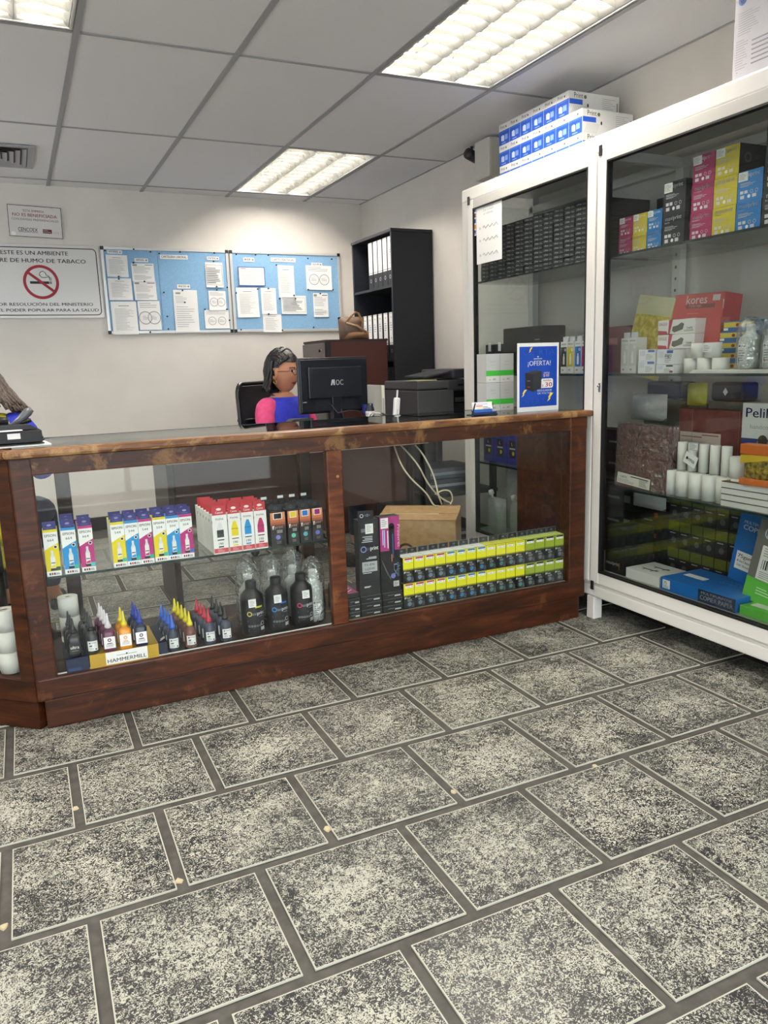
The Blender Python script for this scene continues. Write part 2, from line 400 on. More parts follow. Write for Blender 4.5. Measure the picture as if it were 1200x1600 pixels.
# air vent under the panel
t = thing('air_vent', 'grey square ceiling air vent with concentric louvres', 'vent', (0, 5.2, H-.003))
VM = P('9d9da2', rough=.4)
b = MB()
def sqring(b, r0, r1, z0, z1, m):
    v = []
    for r, z in ((r0, z0), (r1, z1)): v += [(-r, -r, z), (r, -r, z), (r, r, z), (-r, r, z)]
    b.add(v, [(i, (i+1) % 4, 4+(i+1) % 4, 4+i) for i in range(4)], m)
sqring(b, .25, .215, -.008, -.008, VM); sqring(b, .25, .25, -.008, .0, VM); sqring(b, .215, .21, -.008, .0, VM); b.build('frame', t)
MB().box(-.21, -.21, -.001, .21, .21, .001, P('45464a')).build('backing', t)
for q in range(6):
    b = MB(); sqring(b, .21-q*.034, .186-q*.034, -.012, -.002, VM); b.build('louver', t)
# ================================================================ DISPLAY COUNTER
C0 = 2.59                                   # front plane
XA, XB = -.045, 2.185
ct = thing('display_counter', 'long dark wooden display counter with glass front, glass top and worn front edge', 'display counter', (0, 0, 0))
def bx(name, parent, *a, c=.003, m=WOOD):
    return MB().box(*a, m, c).build(name, parent)
bx('plinth', ct, XA+.02, C0+.012, 0, XB-.025, C0+.46, .10, c=.004)
bx('bottom_rail', ct, XA+.005, C0-.004, .102, XB-.008, C0+.03, .178, c=.006)
bx('top_rail', ct, XA+.005, C0-.002, .838, XB-.008, C0+.03, .893, c=.003, m=WOOD_T)
bx('top_nosing', ct, XA-.012, C0-.022, .893, XB+.012, C0+.045, .919, c=.010, m=WOOD_N)
bx('corner_post', ct, XA, C0-.003, .102, .022, C0+.06, .893, c=.006)
bx('centre_post', ct, .988, C0-.003, .178, 1.05, C0+.03, .838, c=.005, m=WOOD_V)
bx('end_post', ct, 2.088, C0-.003, .102, XB-.01, C0+.06, .893, c=.006)
MB().box(2.15, C0+.06, .102, XB-.01, C0+.47, .893, WOOD).build('end_panel', ct)
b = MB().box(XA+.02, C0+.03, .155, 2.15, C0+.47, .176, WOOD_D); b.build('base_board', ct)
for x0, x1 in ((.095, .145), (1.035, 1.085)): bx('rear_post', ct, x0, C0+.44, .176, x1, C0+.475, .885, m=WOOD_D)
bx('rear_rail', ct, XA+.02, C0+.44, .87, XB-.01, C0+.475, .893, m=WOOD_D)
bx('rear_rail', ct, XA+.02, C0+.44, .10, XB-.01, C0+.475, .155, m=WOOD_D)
for x0, x1 in ((.022, .988), (1.05, 2.088)):
    MB().box(x0, C0+.010, .17, x1, C0+.014, .845, GLASS).build('front_glass', ct)
MB().box(.024, C0+.018, .1765, .986, C0+.024, .181, ALU).build('sliding_track', ct)
MB().box(1.052, C0+.018, .1765, 2.086, C0+.024, .181, P('7b6a5c')).build('sliding_track', ct)
g = MB().box(.026, C0+.024, .499, .986, C0+.42, .505, GLASS); g.box(.026, C0+.021, .498, .986, C0+.024, .506, GLASS_EDGE); g.build('glass_shelf', ct)
b = MB()
for x in (.03, .975): b.box(x, C0+.05, .488, x+.01, C0+.40, .4985, GLASS_EDGE)
b.build('shelf_bracket', ct)
MB().box(XA+.015, C0+.045, .908, XB, C0+.478, .915, clearmat('top glass', (.80, .86, .84), 1.6)).build('glass_top', ct)
MB().box(XA+.015, C0+.478, .907, XB, C0+.481, .916, GLASS_EDGE).build('glass_edge', ct)
# knob hole plug in the centre post
MB().at(1.028, C0-.004, .742, 0, PI/2).lathe([(.006, 0), (.006, .002)], P('a2754c'), 12).build('wood_plug', ct)

# angled wing of the counter, toward the back
wg = thing('display_counter', 'short angled wing of the wooden display counter, cut off by the picture edge', 'display counter', (XA, C0, 0), 3*PI/4+.06)
# local +x runs backward away from the corner, local -y is inside -> mirror so that +y is outside
def wx(name, *a, c=.004, m=WOOD): return MB().box(*a, m, c).build(name, wg)
wx('plinth', .012, -.40, 0, .9, -.012, .10)
wx('bottom_rail', .0, -.03, .102, .9, .004, .178)
wx('top_rail', .0, -.03, .838, .9, .002, .893, m=WOOD_T)
wx('top_nosing', .0, -.045, .893, .9, .022, .919, c=.009, m=WOOD_N)
wx('corner_post', .0, -.05, .102, .055, .003, .893)
wx('end_post', .84, -.05, .102, .9, .003, .893)
MB().box(.2, -.44, .155, .9, -.03, .176, WOOD_D).build('base_board', wg)
MB().box(.055, -.014, .17, .84, -.010, .845, GLASS).build('front_glass', wg)
MB().box(.2, -.42, .499, .84, -.024, .505, GLASS).build('glass_shelf', wg)
MB().box(.19, -.44, .908, .9, -.046, .915, GLASS).build('glass_top', wg)
wx('rear_rail', .2, -.475, .87, .9, -.44, .893, m=WOOD_D)
wx('rear_post', .85, -.475, .0, .9, -.44, .87, m=WOOD_D)
def wing(u, v): a = 3*PI/4+.06; return (XA+u*math.cos(a)+v*math.sin(a), C0+u*math.sin(a)-v*math.cos(a))

# ---------------------------------------------------------------- ink refill cartons on the glass shelf
YEL, CYA, MAG, NAVY = P('e3cf16'), P('1e8fd0'), P('b72a78'), P('26246e')
TEAL = P('30b59a')
def carton(name, w, d, h, side, front=None, top=None, c=0.):
    t = thing(name, '', 'ink carton')
    b = MB().box(0, 0, 0, w, d, h, side)
    if front: b.rect(.0, 0, w, h, -.0003, front)
    if top: b.add([(0, 0, h+.0003), (w, 0, h+.0003), (w, d, h+.0003), (0, d, h+.0003)], [(0, 1, 2, 3)], top)
    b.build('carton_body', t); return t
def tank_carton(colm, num, dot):
    w, d, h = .043, .055, .152
    t = carton('ink_carton', w, d, h, WHITE, None, colm)
    b = MB()
    b.rect(0, .016, w, .085, -.0005, colm)
    b.poly([(0, .085), (w, .085), (w, .108), (w*.5, .098), (0, .086)], -.0005, colm)
    b.rect(0, h-.008, w, h, -.0005, colm)
    b.text('EPSON', w/2, .129, .0085, -.0008, INK, True, w=.033); b.text(num, w/2, .114, .0085, -.0008, INK, w=.019)
    b.disc(w*.78, .095, .006, -.0008, WHITE, 14); b.disc(w*.78, .095, .0042, -.0011, INK, 10)
    b.rect(w*.36, .026, w*.68, .062, -.001, PAPER); b.poly([(w*.36, .062), (w*.68, .062), (w*.60, .072), (w*.6, .084), (w*.44, .084), (w*.44, .072)], -.001, P('d7dbe0'))
    b.rect(w*.38, .042, w*.66, .045, -.0013, INK); b.poly([(w*.38, .028), (w*.66, .028), (w*.66, .038), (w*.38, .034)], -.0013, colm)
    b.rect(w*.30, .018, w*.68, .026, -.0014, P('16181c')); b.rect(w*.68, .018, w*.98, .030, -.0014, dot)
    for q in range(3): b.rect(w*(.16+q*.16), .004, w*(.27+q*.16), .011, -.0006, [INK, RED, INK][q])
    b.rect(w*.62, .0045, w*.9, .0065, -.0006, INK); b.rect(w*.62, .0085, w*.85, .0100, -.0006, INK)
    b.build('front_print', t)
    g = MB().at(0, .002, h, 0, -.22)
    g.box(.002, 0, 0, w-.002, .001, .026, NAVY); g.disc(w/2, .014, .007, -.0006, P('8683b4'), 12, .0035); g.rect(w*.25, .005, w*.75, .0062, -.0006, P('6a67a8'))
    g.build('hang_tab', t)
    return t
def price_flag(parent, w, z, y): MB().box(.006, y, z, w-.008, y+.0008, z+.009, P('c9cce4')).build('price_tag', parent)
G = 'printer ink cartons on the glass shelf'
sets = [('664', [(.028, YEL, P('1d4a2c'), 'yellow'), (.082, CYA, TEAL, 'cyan'), (.133, MAG, P('35c0c8'), 'magenta')], [1, 3, 2]),
        ('544', [(.232, YEL, TEAL, 'yellow'), (.276, CYA, TEAL, 'cyan'), (.320, MAG, P('27b088'), 'magenta')], [2, 2, 2]),
        ('504', [(.367, YEL, TEAL, 'yellow'), (.411, CYA, P('1d9c7c'), 'cyan'), (.455, MAG, P('3b62c0'), 'magenta')], [2, 2, 2])]
proto = {}
for num, L3, deep in sets:
    for (x, cm_, dt, nm), nd in zip(L3, deep):
        se = Series(tank_carton(cm_, num, dt)); yf = 2.618 if num != '504' else 2.623
        for q in range(nd):
            o = se((x+.001*q, yf+q*.058, .506), -.05 if q == 0 and num == '664' else 0,
               '%s ink carton in the %s, %s' % (nm, {'664': 'loose trio nearest the corner post', '544': 'tight row beginning after the gap', '504': 'row beside the red-tabbed cartons'}[num], ['in front', 'second in file', 'last in file'][q]), G)
# white cartons with red tab
def pix_carton(w, cm_, num):
    d, h = .042, .138
    t = carton('ink_carton', w, d, h, P('e8e6e2'))
    b = MB(); b.rect(.001, .004, w-.001, .020, -.0005, P('c24049'))
    b.text('PIXMA', w/2, h-.018, .0075, -.0006, INK, False, w=.028)
    b.lines(w*.25, .006, w*.75, .018, -.0008, P('e6b0b4'), 3)
    b.rect(w/2-.012, .05, w/2+.012, .085, -.0007, cm_); b.rect(w/2-.012, .052, w/2+.012, .059, -.001, WHITE); b.rect(w/2-.012, .048, w/2+.012, .0505, -.001, INK); b.rect(w/2-.012, .084, w/2+.012, .0855, -.001, INK)
    b.poly([(w/2-.012, .0855), (w/2+.012, .0855), (w/2+.009, .098), (w/2+.004, .112), (w/2-.004, .112), (w/2-.009, .098)], -.0007, cm_ if cm_ is not P('3a3a3d') else P('d9d9dc'))
    b.text('190', w/2, .032, .009, -.0007, INK, True); b.rect(w/2-.009, .023, w/2+.009, .028, -.0007, cm_)
    b.build('front_print', t)
    g = MB().at(0, .001, h, 0, -.12); g.box(.002, 0, 0, w-.002, .001, .032, P('b92f38')); g.disc(w/2, .02, .009, -.0006, P('ecd9d6'), 12, .0045); g.text('Canon', w/2, .005, .0085, -.0007, P('f0e4e2'), True, w=w*.5)
    g.build('hang_tab', t)
    MB().box(-.0008, 0, h-.028, 0, .003, h-.018, INK).build('side_mark', t)
    return t
xs4 = [(.565, .052, P('3a3a3d'), 'black'), (.620, .045, YEL, 'yellow'), (.667, .045, CYA, 'cyan'), (.714, .045, P('b52a66'), 'magenta')]
for x, w_, cm_, nm in xs4:
    se = Series(pix_carton(w_, cm_, '190')); n = 6 if nm == 'black' else 4
    for q in range(n):
        se((x-.0005*q, 2.612+.044*q, .506), 0, 'white carton with red tab and %s bottle print, %s from the front' % (nm, ORD[q]), G)
# black and orange cartons
def orange_carton(w, cm_, dot):
    d, h = .05, .125
    t = carton('ink_carton', w, d, h, P('1d1a1a'))
    b = MB()
    for q, cc in enumerate(('d07c4e', 'bd6c44', '9c583a', '6d3f2e', '42291f')): b.rect(0, h-.012-(q+1)*.0085-.008, w, h-.012-q*.0085-.008+.0001, -.0005, P(cc))
    b.rect(.001, h-.020, w-.001, h-.0015, -.0006, P('d68c60')); b.rect(w*.2, h-.026, w*.8, h-.003, -.0008, WHITE); b.rect(w*.25, h-.024, w*.75, h-.005, -.001, cm_)
    b.text('print', w*.55, .066, .010, -.0008, P('c9b9b0'), True, w=w*.55); b.poly([(w*.12, .063), (w*.2, .063), (w*.2, .068), (w*.26, .076), (w*.12, .076)], -.0008, WHITE)
    for z in (.049, .053, .057): b.rect(w*.4, z, w*.78, z+.0018, -.0008, P('b9b4b2'))
    b.disc(w*.5, .032, .016, -.0007, P('2c2c2e'), 18); b.disc(w*.47, .033, .0085, -.001, dot, 16)
    for z in (.010, .015): b.rect(w*.35, z, w*.68, z+.0022, -.0008, P('77767a'))
    b.build('front_print', t)
    g = MB().at(0, .02, h, 0, -.05); g.box(.002, 0, 0, w-.002, .001, .022, P('1c1c1f')); g.ring(w/2, .011, .004, .006, -.0005, P('55565c'), 12)
    g.build('hang_tab', t)
    return t
for x, w_, cm_, dt, nm in [(.772, .056, P('17181a'), P('7a7fc9'), 'black'), (.837, .042, P('dcc61c'), P('57b7a0'), 'yellow'), (.883, .042, P('1c6fc0'), P('58a6b6'), 'blue'), (.930, .042, P('8e1a66'), P('6b70c4'), 'magenta')]:
    se = Series(orange_carton(w_, cm_, dt))
    for q in range(3): 
        o = se((x+.001*q, 2.612+.053*q, .506), 0, 'black carton with orange top band and %s label, %s from the front' % (nm, ORD[q]), G)
    f = MB().box(0, 0, 0, .022, .0008, .010, P('dfe0e6')).build('price_flag', None, (x+.014, 2.612+.16, .6585)); 
    f.parent = o; f.location = (.012, .046, .148)

# ---------------------------------------------------------------- bottom of the counter: small refill bottles
def nozzle(b, z, m, r=.011, hh=.05):
    b.lathe([(r, z), (r, z+.010), (r*.72, z+.011), (r*.72, z+.016), (r*.5, z+.022), (r*.22, z+hh), (r*.1, z+hh+.001)], m, 12)
def small_bottle(body, cap, square=True, blk=False, label=True):
    t = thing('ink_bottle', '', 'ink bottle')
    b = MB()
    if square: b.lathe([(.018, 0), (.0205, .003), (.0205, .062), (.017, .070), (.009, .074), (.009, .080)], body, 20, sq=7)
    else: b.lathe([(.019, 0), (.021, .003), (.021, .058), (.017, .070), (.010, .074), (.010, .080)], body, 18)
    b.build('bottle_body', t)
    c = MB(); nozzle(c, .078, cap); c.build('nozzle_cap', t)
    l = MB()
    y = -.0212 if square else -.0215
    if blk:
        l.rect(-.017, .014, .017, .05, y, P('1f2022')); l.text('ultra', 0, .030, .011, y-.0004, WHITE, True, w=.026); l.rect(-.010, .022, .010, .0235, y-.0004, P('9a9a9a'))
    elif square:
        l.rect(-.018, .012, .018, .052, y, PAPER); l.ring(0, .041, .003, .0062, y-.0004, body, 14); l.rect(-.008, .028, .008, .031, y-.0004, body)
        for z in (.025, .0215, .018): l.rect(-.012, z, .012, z+.0014, y-.0004, GREYP)
    else:
        for s_ in range(-4, 4):
            a0, a1 = s_*.2, (s_+1)*.2; r = .0214
            l.add([(r*math.sin(a0), -r*math.cos(a0), .012), (r*math.sin(a1), -r*math.cos(a1), .012), (r*math.sin(a1), -r*math.cos(a1), .046), (r*math.sin(a0), -r*math.cos(a0), .046)], [(0, 1, 2, 3)], PAPER)
        l.disc(-.009, .040, .0025, y-.0004, INK, 10); l.rect(-.004, .039, .011, .041, y-.0004, GREYP); l.rect(-.011, .028, -.002, .032, y-.0004, body)
        l.lines(-.011, .015, .004, .026, y-.0004, GREYP, 3); l.rect(.007, .016, .012, .02, y-.0004, INK)
    l.build('paper_label', t); return t
GB = 'small refill ink bottles in the counter'
PL = lambda c, r=.3: mat(c, r, 0, .5)
base1 = .226
rows = [  # x, y0, n, body, cap, square, blk, z, words
    (.085, 2.626, 3, PL('16171a'), PL('121315'), True, True, base1, 'black square ink bottle with black nozzle and black label'),
    (.140, 2.625, 4, PL('27272a'), PL('131416'), False, False, base1, 'dark round ink bottle with black nozzle and white label'),
    (.193, 2.622, 4, PL('5c2144'), PL('dcd7dc'), True, False, base1, 'purple square ink bottle with white nozzle'),
    (.244, 2.620, 2, PL('d68a1c'), PL('e0cc1e'), True, False, base1, 'amber square ink bottle with yellow nozzle'),
    (.295, 2.618, 3, PL('1b2640'), PL('1c3aa6'), True, False, base1, 'dark blue square ink bottle with deep blue nozzle'),
    (.403, 2.632, 4, PL('2c3648'), PL('2a62cc'), False, False, .183, 'slate round ink bottle with bright blue nozzle'),
    (.463, 2.632, 5, PL('6e463e'), PL('e2d122'), False, False, .183, 'brown round ink bottle with yellow nozzle'),
    (.531, 2.634, 4, PL('3b3e52'), PL('b82640'), False, False, .183, 'grey round ink bottle with red nozzle'),
    (.590, 2.636, 4, PL('34374a'), PL('15161a'), False, False, .183, 'grey round ink bottle with black nozzle')]
for x, y0, n, bo, cp, sq, bk, z, wd in rows:
    se = Series(small_bottle(bo, cp, sq, bk))
    for q in range(n):
        zz = z
        if wd.startswith('amber') and q == 1: zz = z
        se((x-.004*q, y0+.046*q, zz), .02*((q*7) % 5-2), wd+', '+['at the front of its file', 'second in its file', 'third in its file', 'fourth in its file', 'last in its file'][q], GB)
# cartons the bottles stand on
t = thing('paper_ream', 'ochre and white paper ream lettered HAMMERMILL under the square ink bottles', 'paper ream', (.125, 2.602, .1775))
MB().box(0, 0, 0, .222, .215, .0475, P('b3912c')).build('wrapper', t)
b = MB().rect(.05, .004, .185, .0465, -.0004, PAPER).text('HAMMERMILL', .1175, .010, .0135, -.0008, INK, True, w=.126); b.rect(.085, .031, .150, .033, -.0008, GREYP); b.disc(.1175, .034, .003, -.001, INK, 10); b.build('printed_label', t)
t = thing('carton_box', 'flat dark blue box below the black square ink bottles', 'box', (.052, 2.604, .1775))
MB().box(0, 0, 0, .070, .215, .0475, P('1b2440')).build('carton_body', t); MB().rect(.005, .004, .045, .014, -.0005, P('2d3a66')).build('printed_stripe', t)
t = thing('carton_box', 'flat navy box lying between the ochre ream and the slate ink bottles', 'box', (.349, 2.612, .1775))
b = MB().box(0, 0, 0, .03, .2, .045, P('18203a')); b.build('carton_body', t)
MB().at(.012, .02, .0455, .9, 0).box(0, 0, 0, .03, .004, .0005, WHITE).at(.016, .035, .0455, .9).box(0, 0, 0, .03, .004, .0005, WHITE).build('printed_stripe', t)

# litre bottles
def big_bottle(cm_, stripe, flag):
    t = thing('ink_bottle', '', 'ink bottle')
    MB().lathe([(.038, 0), (.0425, .004), (.0425, .135), (.040, .150), (.022, .168), (.020, .176)], P('17181c', rough=.35), 24).build('bottle_body', t)
    MB().lathe([(.0195, .172), (.0205, .174), (.0205, .198), (.018, .201)], P('141518', rough=.4), 20).build('screw_cap', t)
    l = MB(); y = -.043
    def cr(x, z, w, h, m, k=0): # patch wrapped on the bottle
        n = 6; r = .0430+k*.0003
        vs = []; 
        for i in range(n+1):
            a = (x+w*i/n)/r; vs += [(r*math.sin(a), -r*math.cos(a), z), (r*math.sin(a), -r*math.cos(a), z+h)]
        l.add(vs, [(2*i, 2*i+2, 2*i+3, 2*i+1) for i in range(n)], m)
    cr(-.036, .030, .074, .085, P('1b1c22'))
    cr(.000, .107, .030, .006, stripe, 1)
    nv = len(l.v)
    l.ring(-.022, .086, .0058, .0095, 0, cm_, 20); l.text('axi', -.012, .0805, .0125, 0, P('8b8d92'), False, 'L', w=.016); l.text('print', .006, .0805, .0135, 0, P('d5d6da'), True, 'L', w=.031)
    l.rect(.012, .073, .030, .0745, 0, P('9a9ca2'))
    for z in (.060, .056): l.rect(-.03, z, .01, z+.0012, 0, P('77797f'))
    for q in range(5): l.ring(-.025+q*.010, .040, .0025, .0038, 0, P('a0a2a6'), 10)
    l.ring(.026, .046, .006, .0078, 0, P('c8cace'), 16); l.rect(.018, .020, .036, .032, 0, WHITE)
    for q in range(6): l.rect(.019+q*.003, .021, .0202+q*.003, .031, -.0002, INK)
    l.lines(-.03, .018, .012, .030, 0, P('5d5f66'), 4)
    for i in range(nv, len(l.v)):
        x, yy, z = l.v[i]; r = .0438-yy; a = x/.043; l.v[i] = (r*math.sin(a), -r*math.cos(a), z)
    l.build('wrapped_label', t)
    g = MB().at(flag, -.0448, .112, 0, -.08); g.box(-.014, 0, 0, .014, .0008, .03, PAPER); g.lines(-.010, .004, .010, .026, -.0006, GREYP, 5); g.build('price_tag', t)
    return t
for x, y_, cm_, st, nm, fl_ in [(.700, 2.668, P('c9b45a'), P('cfcf3a'), 'gold', -.010), (.795, 2.672, P('2f7fc4'), P('2f6fc4'), 'blue', -.008), (.893, 2.672, P('c02f6a'), P('17181c'), 'magenta', .004)]:
    o = big_bottle(cm_, st, fl_); o.location = (x, y_, .1775); o['label'] = 'black litre ink bottle with %s ring emblem and price tag' % nm; o['group'] = 'large ink bottles in the counter'
def pale_bottle(name, h=.2):
    t = thing(name, '', 'ink bottle')
    MB().lathe([(.034, 0), (.037, .004), (.037, h*.62), (.034, h*.70), (.017, h*.80), (.015, h*.86)], P('d9dad4', rough=.4), 20).build('bottle_body', t)
    MB().lathe([(.0145, h*.85), (.0155, h*.86), (.0155, h*.97), (.013, h)], P('e6e6e0', rough=.4), 16).build('screw_cap', t)
    b = MB(); b.rect(-.018, .02, .020, .085, -.038, P('ecece8')); b.disc(-.011, .077, .004, -.0384, INK, 12); b.rect(-.004, .075, .014, .078, -.0384, GREYP)
    b.lines(-.014, .025, .012, .066, -.0384, GREYP, 5); b.rect(-.026, .03, -.020, .10, -.036, GREYP); b.build('paper_label', t); return t
def film_bag(r, h, seed, m=FILM, label='', parent=None):
    rnd = random.Random(seed); prof = [(r*.95, 0), (r*1.04, h*.2), (r, h*.45), (r*1.02, h*.7), (r*.85, h*.88), (r*.45, h*.97), (r*.15, h)]
    b = MB().lathe(prof, m, 22); b.v = [(x*(1+rnd.uniform(-.10, .10)), y*(1+rnd.uniform(-.10, .10)), z+rnd.uniform(-.004, .004)*(z > .01)) for x, y, z in b.v]
    o = b.build('plastic_bag', parent); return o
se = Series(pale_bottle('ink_bottle'))
for q, (x, y_, wd) in enumerate([(.715, 2.768, 'pale bottle in a clear bag behind the gold ringed black bottle'), (.812, 2.775, 'pale bottle in a clear bag behind the blue ringed black bottle'),
        (.905, 2.80, 'pale bottle in a clear bag behind the magenta ringed black bottle'), (.972, 2.70, 'pale bottle with white label in a clear bag beside the centre post')]):
    z = .1775; o = se((x-(.02 if q == 3 else 0), y_, z), 0, wd, 'bagged pale bottles in the counter')
    film_bag(.046 if q < 3 else .044, .275 if q == 0 else .262 if q < 3 else .25, 5+q, FILM, '', o)
# white paper rolls seen under the shelf in the first bay and in the wing
ROLL = P('d9d8d2', rough=.8)
def roll(r=.03, h=.057):
    t = thing('paper_roll', '', 'paper roll')
    b = MB(); prof = [(r, 0), (r, h)]
    n = 20; v = []; f = []
    for rr, z in ((r, 0), (r, h), (r*.25, h), (r*.25, 0)):
        v += [(rr*math.cos(2*PI*i/n), rr*math.sin(2*PI*i/n), z) for i in range(n)]
    for j in range(4):
        for i in range(n): f.append((j*n+i, j*n+(i+1) % n, ((j+1) % 4)*n+(i+1) % n, ((j+1) % 4)*n+i))
    b.add(v, f, ROLL, True); b.build('paper', t)
    MB().lathe([(r*.24, .001), (r*.24, h-.001)], P('8a7a66'), 12).build('core', t); return t
rs = Series(roll(.033, .068))
for q in range(3): rs((.085, 2.80, .1775+q*.069), 0, 'white paper roll in the column behind the black square bottles, %s' % ['at its bottom', 'in its middle', 'on its top'][q], 'white paper rolls in the counter')
rw = Series(roll(.036, .07))
for a_ in range(5):
    for q in range(3):
        x, y_ = wing(.14+a_*.075, .06)
        rw((x, y_, .1775+q*.0715), 0, 'white paper roll in the counter wing, %s column, %s' % (ORD[a_], ['bottom', 'middle', 'top'][q]), 'white paper rolls in the counter wing')
x, y_ = wing(.20, .07)
t = thing('ink_cartridge_box', 'black boxed toner on the shelf of the counter wing', 'box', (x, y_, .506), -PI/4+.06)
MB().box(-.04, -.03, 0, .04, .03, .12, P('17181a')).build('carton_body', t); MB().ring(0, .06, .012, .018, -.0305, P('8e9094')).rect(-.03, .02, .03, .028, -.0305, P('55575c')).build('printed_label', t)

# ---------------------------------------------------------------- second bay: cartridge boxes
KL = P('8fa31c')
def cart_box(kind, tab):
    w, d, h = .0475, .06, .104
    if kind == 'lime': w = .0510
    t = thing('ink_cartridge_box', '', 'ink cartridge box'); b = MB().box(0, 0, 0, w, d, h, P('101113')); b.build('carton_body', t)
    lab = {'magenta': P('b0355e'), 'cyan': P('2f74b8'), 'yellow': P('d3c21d'), 'lime': P('16171a')}[kind]
    up_ = P('e4df25') if kind != 'lime' else P('9aad2a')
    p = MB()
    p.add([(0, 0, h+.0003), (w, 0, h+.0003), (w, d, h+.0003), (0, d, h+.0003)], [(0, 1, 2, 3)], P('d9d94a') if kind == 'yellow' else PAPER if kind != 'lime' else P('c2cf6a'))
    p.rect(.001, .058, w, h-.001, -.0004, up_)
    for q, cc in enumerate(('b8b222', '837f20', '4f4d1c', '2a2a16')): p.rect(.001, .058-(q+1)*.0028, w, .058-q*.0028, -.0004, P(cc if kind != 'lime' else ('7c8c26', '5c691f', '3b4519', '222810')[q]))
    p.rect(w*.18, h-.019, w*.9, h-.003, -.0007, WHITE); p.rect(w*.18, h-.010, w*.9, h-.003, -.0009, lab); p.rect(w*.25, h-.016, w*.6, h-.0145, -.0009, GREYP); p.disc(w*.8, h-.0145, .0018, -.0009, INK, 8)
    p.text('Print', w*.42, .0405, .0075, -.0006, P('c9c9c0'), True, w=w*.42); p.poly([(w*.10, .040), (w*.15, .040), (w*.15, .0435), (w*.22, .0475), (w*.10, .0475)], -.0006, WHITE)
    p.disc(w*.62, .018, .018, -.0005, P('2c2e31'), 18); p.disc(w*.55, .018, .009, -.0008, {'magenta': P('6f7f96'), 'cyan': P('3f7fae'), 'yellow': P('4b7f7c'), 'lime': P('6d7276')}[kind], 14)
    for q in range(4): p.poly([(w*.74, .006+q*.005), (w*.98, .0+q*.004+.004), (w*.98, .002+q*.004+.004), (w*.74, .0075+q*.005)], -.0009, P('6e7276'))
    for z in (.030, .033, .036): p.rect(w*.35, z, w*.75, z+.0012, -.0009, P('a6a8a8'))
    p.build('front_print', t)
    if not tab: return t
    g = MB().box(.002, d-.002, h, w-.002, d-.001, h+.024, P('1b1c1f')); g.disc(w/2, h+.013, .007, d-.0026, P('5c5e62'), 10, .0045); g.rect(w*.2, h+.003, w*.8, h+.0045, d-.0026, P('77797c')); g.frame(.002, h, w-.002, h+.024, .0012, d-.0028, d-.002, P('7a7c80'))
    g.build('hang_tab', t)
    return t
kinds = ['magenta']*4+['cyan']*4+['yellow']*4+['lime']*4
ser = {(k_, q): Series(cart_box(k_, q)) for k_ in sorted(set(kinds)) for q in (0, 1)}
x = 1.302; cnt = {}
GC = 'yellow and black cartridge boxes in the second counter bay'
for kq, k_ in enumerate(kinds):
    i = cnt.setdefault(k_, 0); cnt[k_] += 1
    for tier in range(2):
        y_ = 2.625+random.uniform(-.001, .001)
        o = ser[k_, tier]((x, y_, .1775+tier*.1055), 0, '%s cartridge box, %s label, %s of its four, %s tier' % ('lime and black' if k_ == 'lime' else 'yellow and black', 'black' if k_ == 'lime' else k_, ORD[i], ['lower', 'upper'][tier]), GC)
    x += .0485 if k_ != 'lime' else .052

# tall ribbon boxes at the post side of the second bay
t = None
def flat_black(w, d, h, mark=True):
    t = thing('ribbon_box', '', 'box'); MB().box(0, 0, 0, w, d, h, P('17181b')).build('carton_body', t)
    b = MB().rect(w*.25, h*.5, w*.55, h*.56, -.0004, P('7d8085')); b.rect(w*.6, h*.28, w*.9, h*.5, -.0004, P('b0b3b6')); b.rect(0, h-.001, w, h, -.0004, P('6d7075')); b.build('printed_mark', t); return t
s1 = Series(flat_black(.056, .2, .027)); s2 = Series(flat_black(.087, .2, .027))
for q in range(3):
    lv = ['bottom', 'middle', 'top'][q]
    s1((1.056, 2.618, .1775+q*.0275), 0, 'flat black box beside the centre post, %s of its pile' % lv, 'flat black ribbon boxes')
    s2((1.117, 2.62, .1775+q*.0275), 0, 'flat black box under the tall black carton, %s of its pile' % lv, 'flat black ribbon boxes')
    s2((1.208, 2.62, .1775+q*.0275), 0, 'flat black box under the magenta carton, %s of its pile' % lv, 'flat black ribbon boxes')
t = thing('ribbon_box', 'flat magenta and black box lying on the pile beside the centre post', 'box', (1.057, 2.625, .2605))
MB().box(0, 0, 0, .054, .19, .018, P('17181b')).box(.002, .002, .018, .052, .188, .0185, P('a52f74')).build('carton_body', t)
MB().at(.012, .02, .019, .7).box(0, 0, 0, .04, .003, .0005, WHITE).at(.018, .05, .019, .7).box(0, 0, 0, .03, .004, .0005, WHITE).build('printed_stripe', t)
t = thing('ribbon_box', 'tall upright black carton with hang tab and grey code panel', 'box', (1.115, 2.622, .2605), -.05)
MB().box(0, 0, 0, .084, .045, .300, P('191a1e')).build('carton_body', t)
b = MB(); b.ring(.020, .185, .0085, .0125, -.0005, P('8087c8'), 20).text('axi', .034, .180, .015, -.0005, P('63656c'), False, 'L', w=.013).text('print', .048, .180, .016, -.0005, WHITE, True, 'L', w=.033)
b.rect(.012, .095, .074, .135, -.0005, P('a9a9ab')).text('FX-890', .043, .119, .0095, -.0009, INK, False, w=.042).text('LQ590', .043, .102, .0095, -.0009, INK, False, w=.040)
for z, a_, c_ in ((.232, .018, .058), (.225, .026, .058), (.219, .018, .058), (.212, .014, .058), (.150, .04, .072), (.145, .03, .072), (.089, .014, .05), (.035, .018, .045), (.032, .018, .04)): b.rect(a_, z, c_, z+.003, -.0005, P('c0c1c4'))
b.rect(.012, .252, .035, .266, -.0005, P('6d6f75')); b.rect(.030, .245, .062, .283, -.0008, PAPER); b.lines(.034, .250, .058, .280, -.0011, GREYP, 6); b.build('front_print', t)
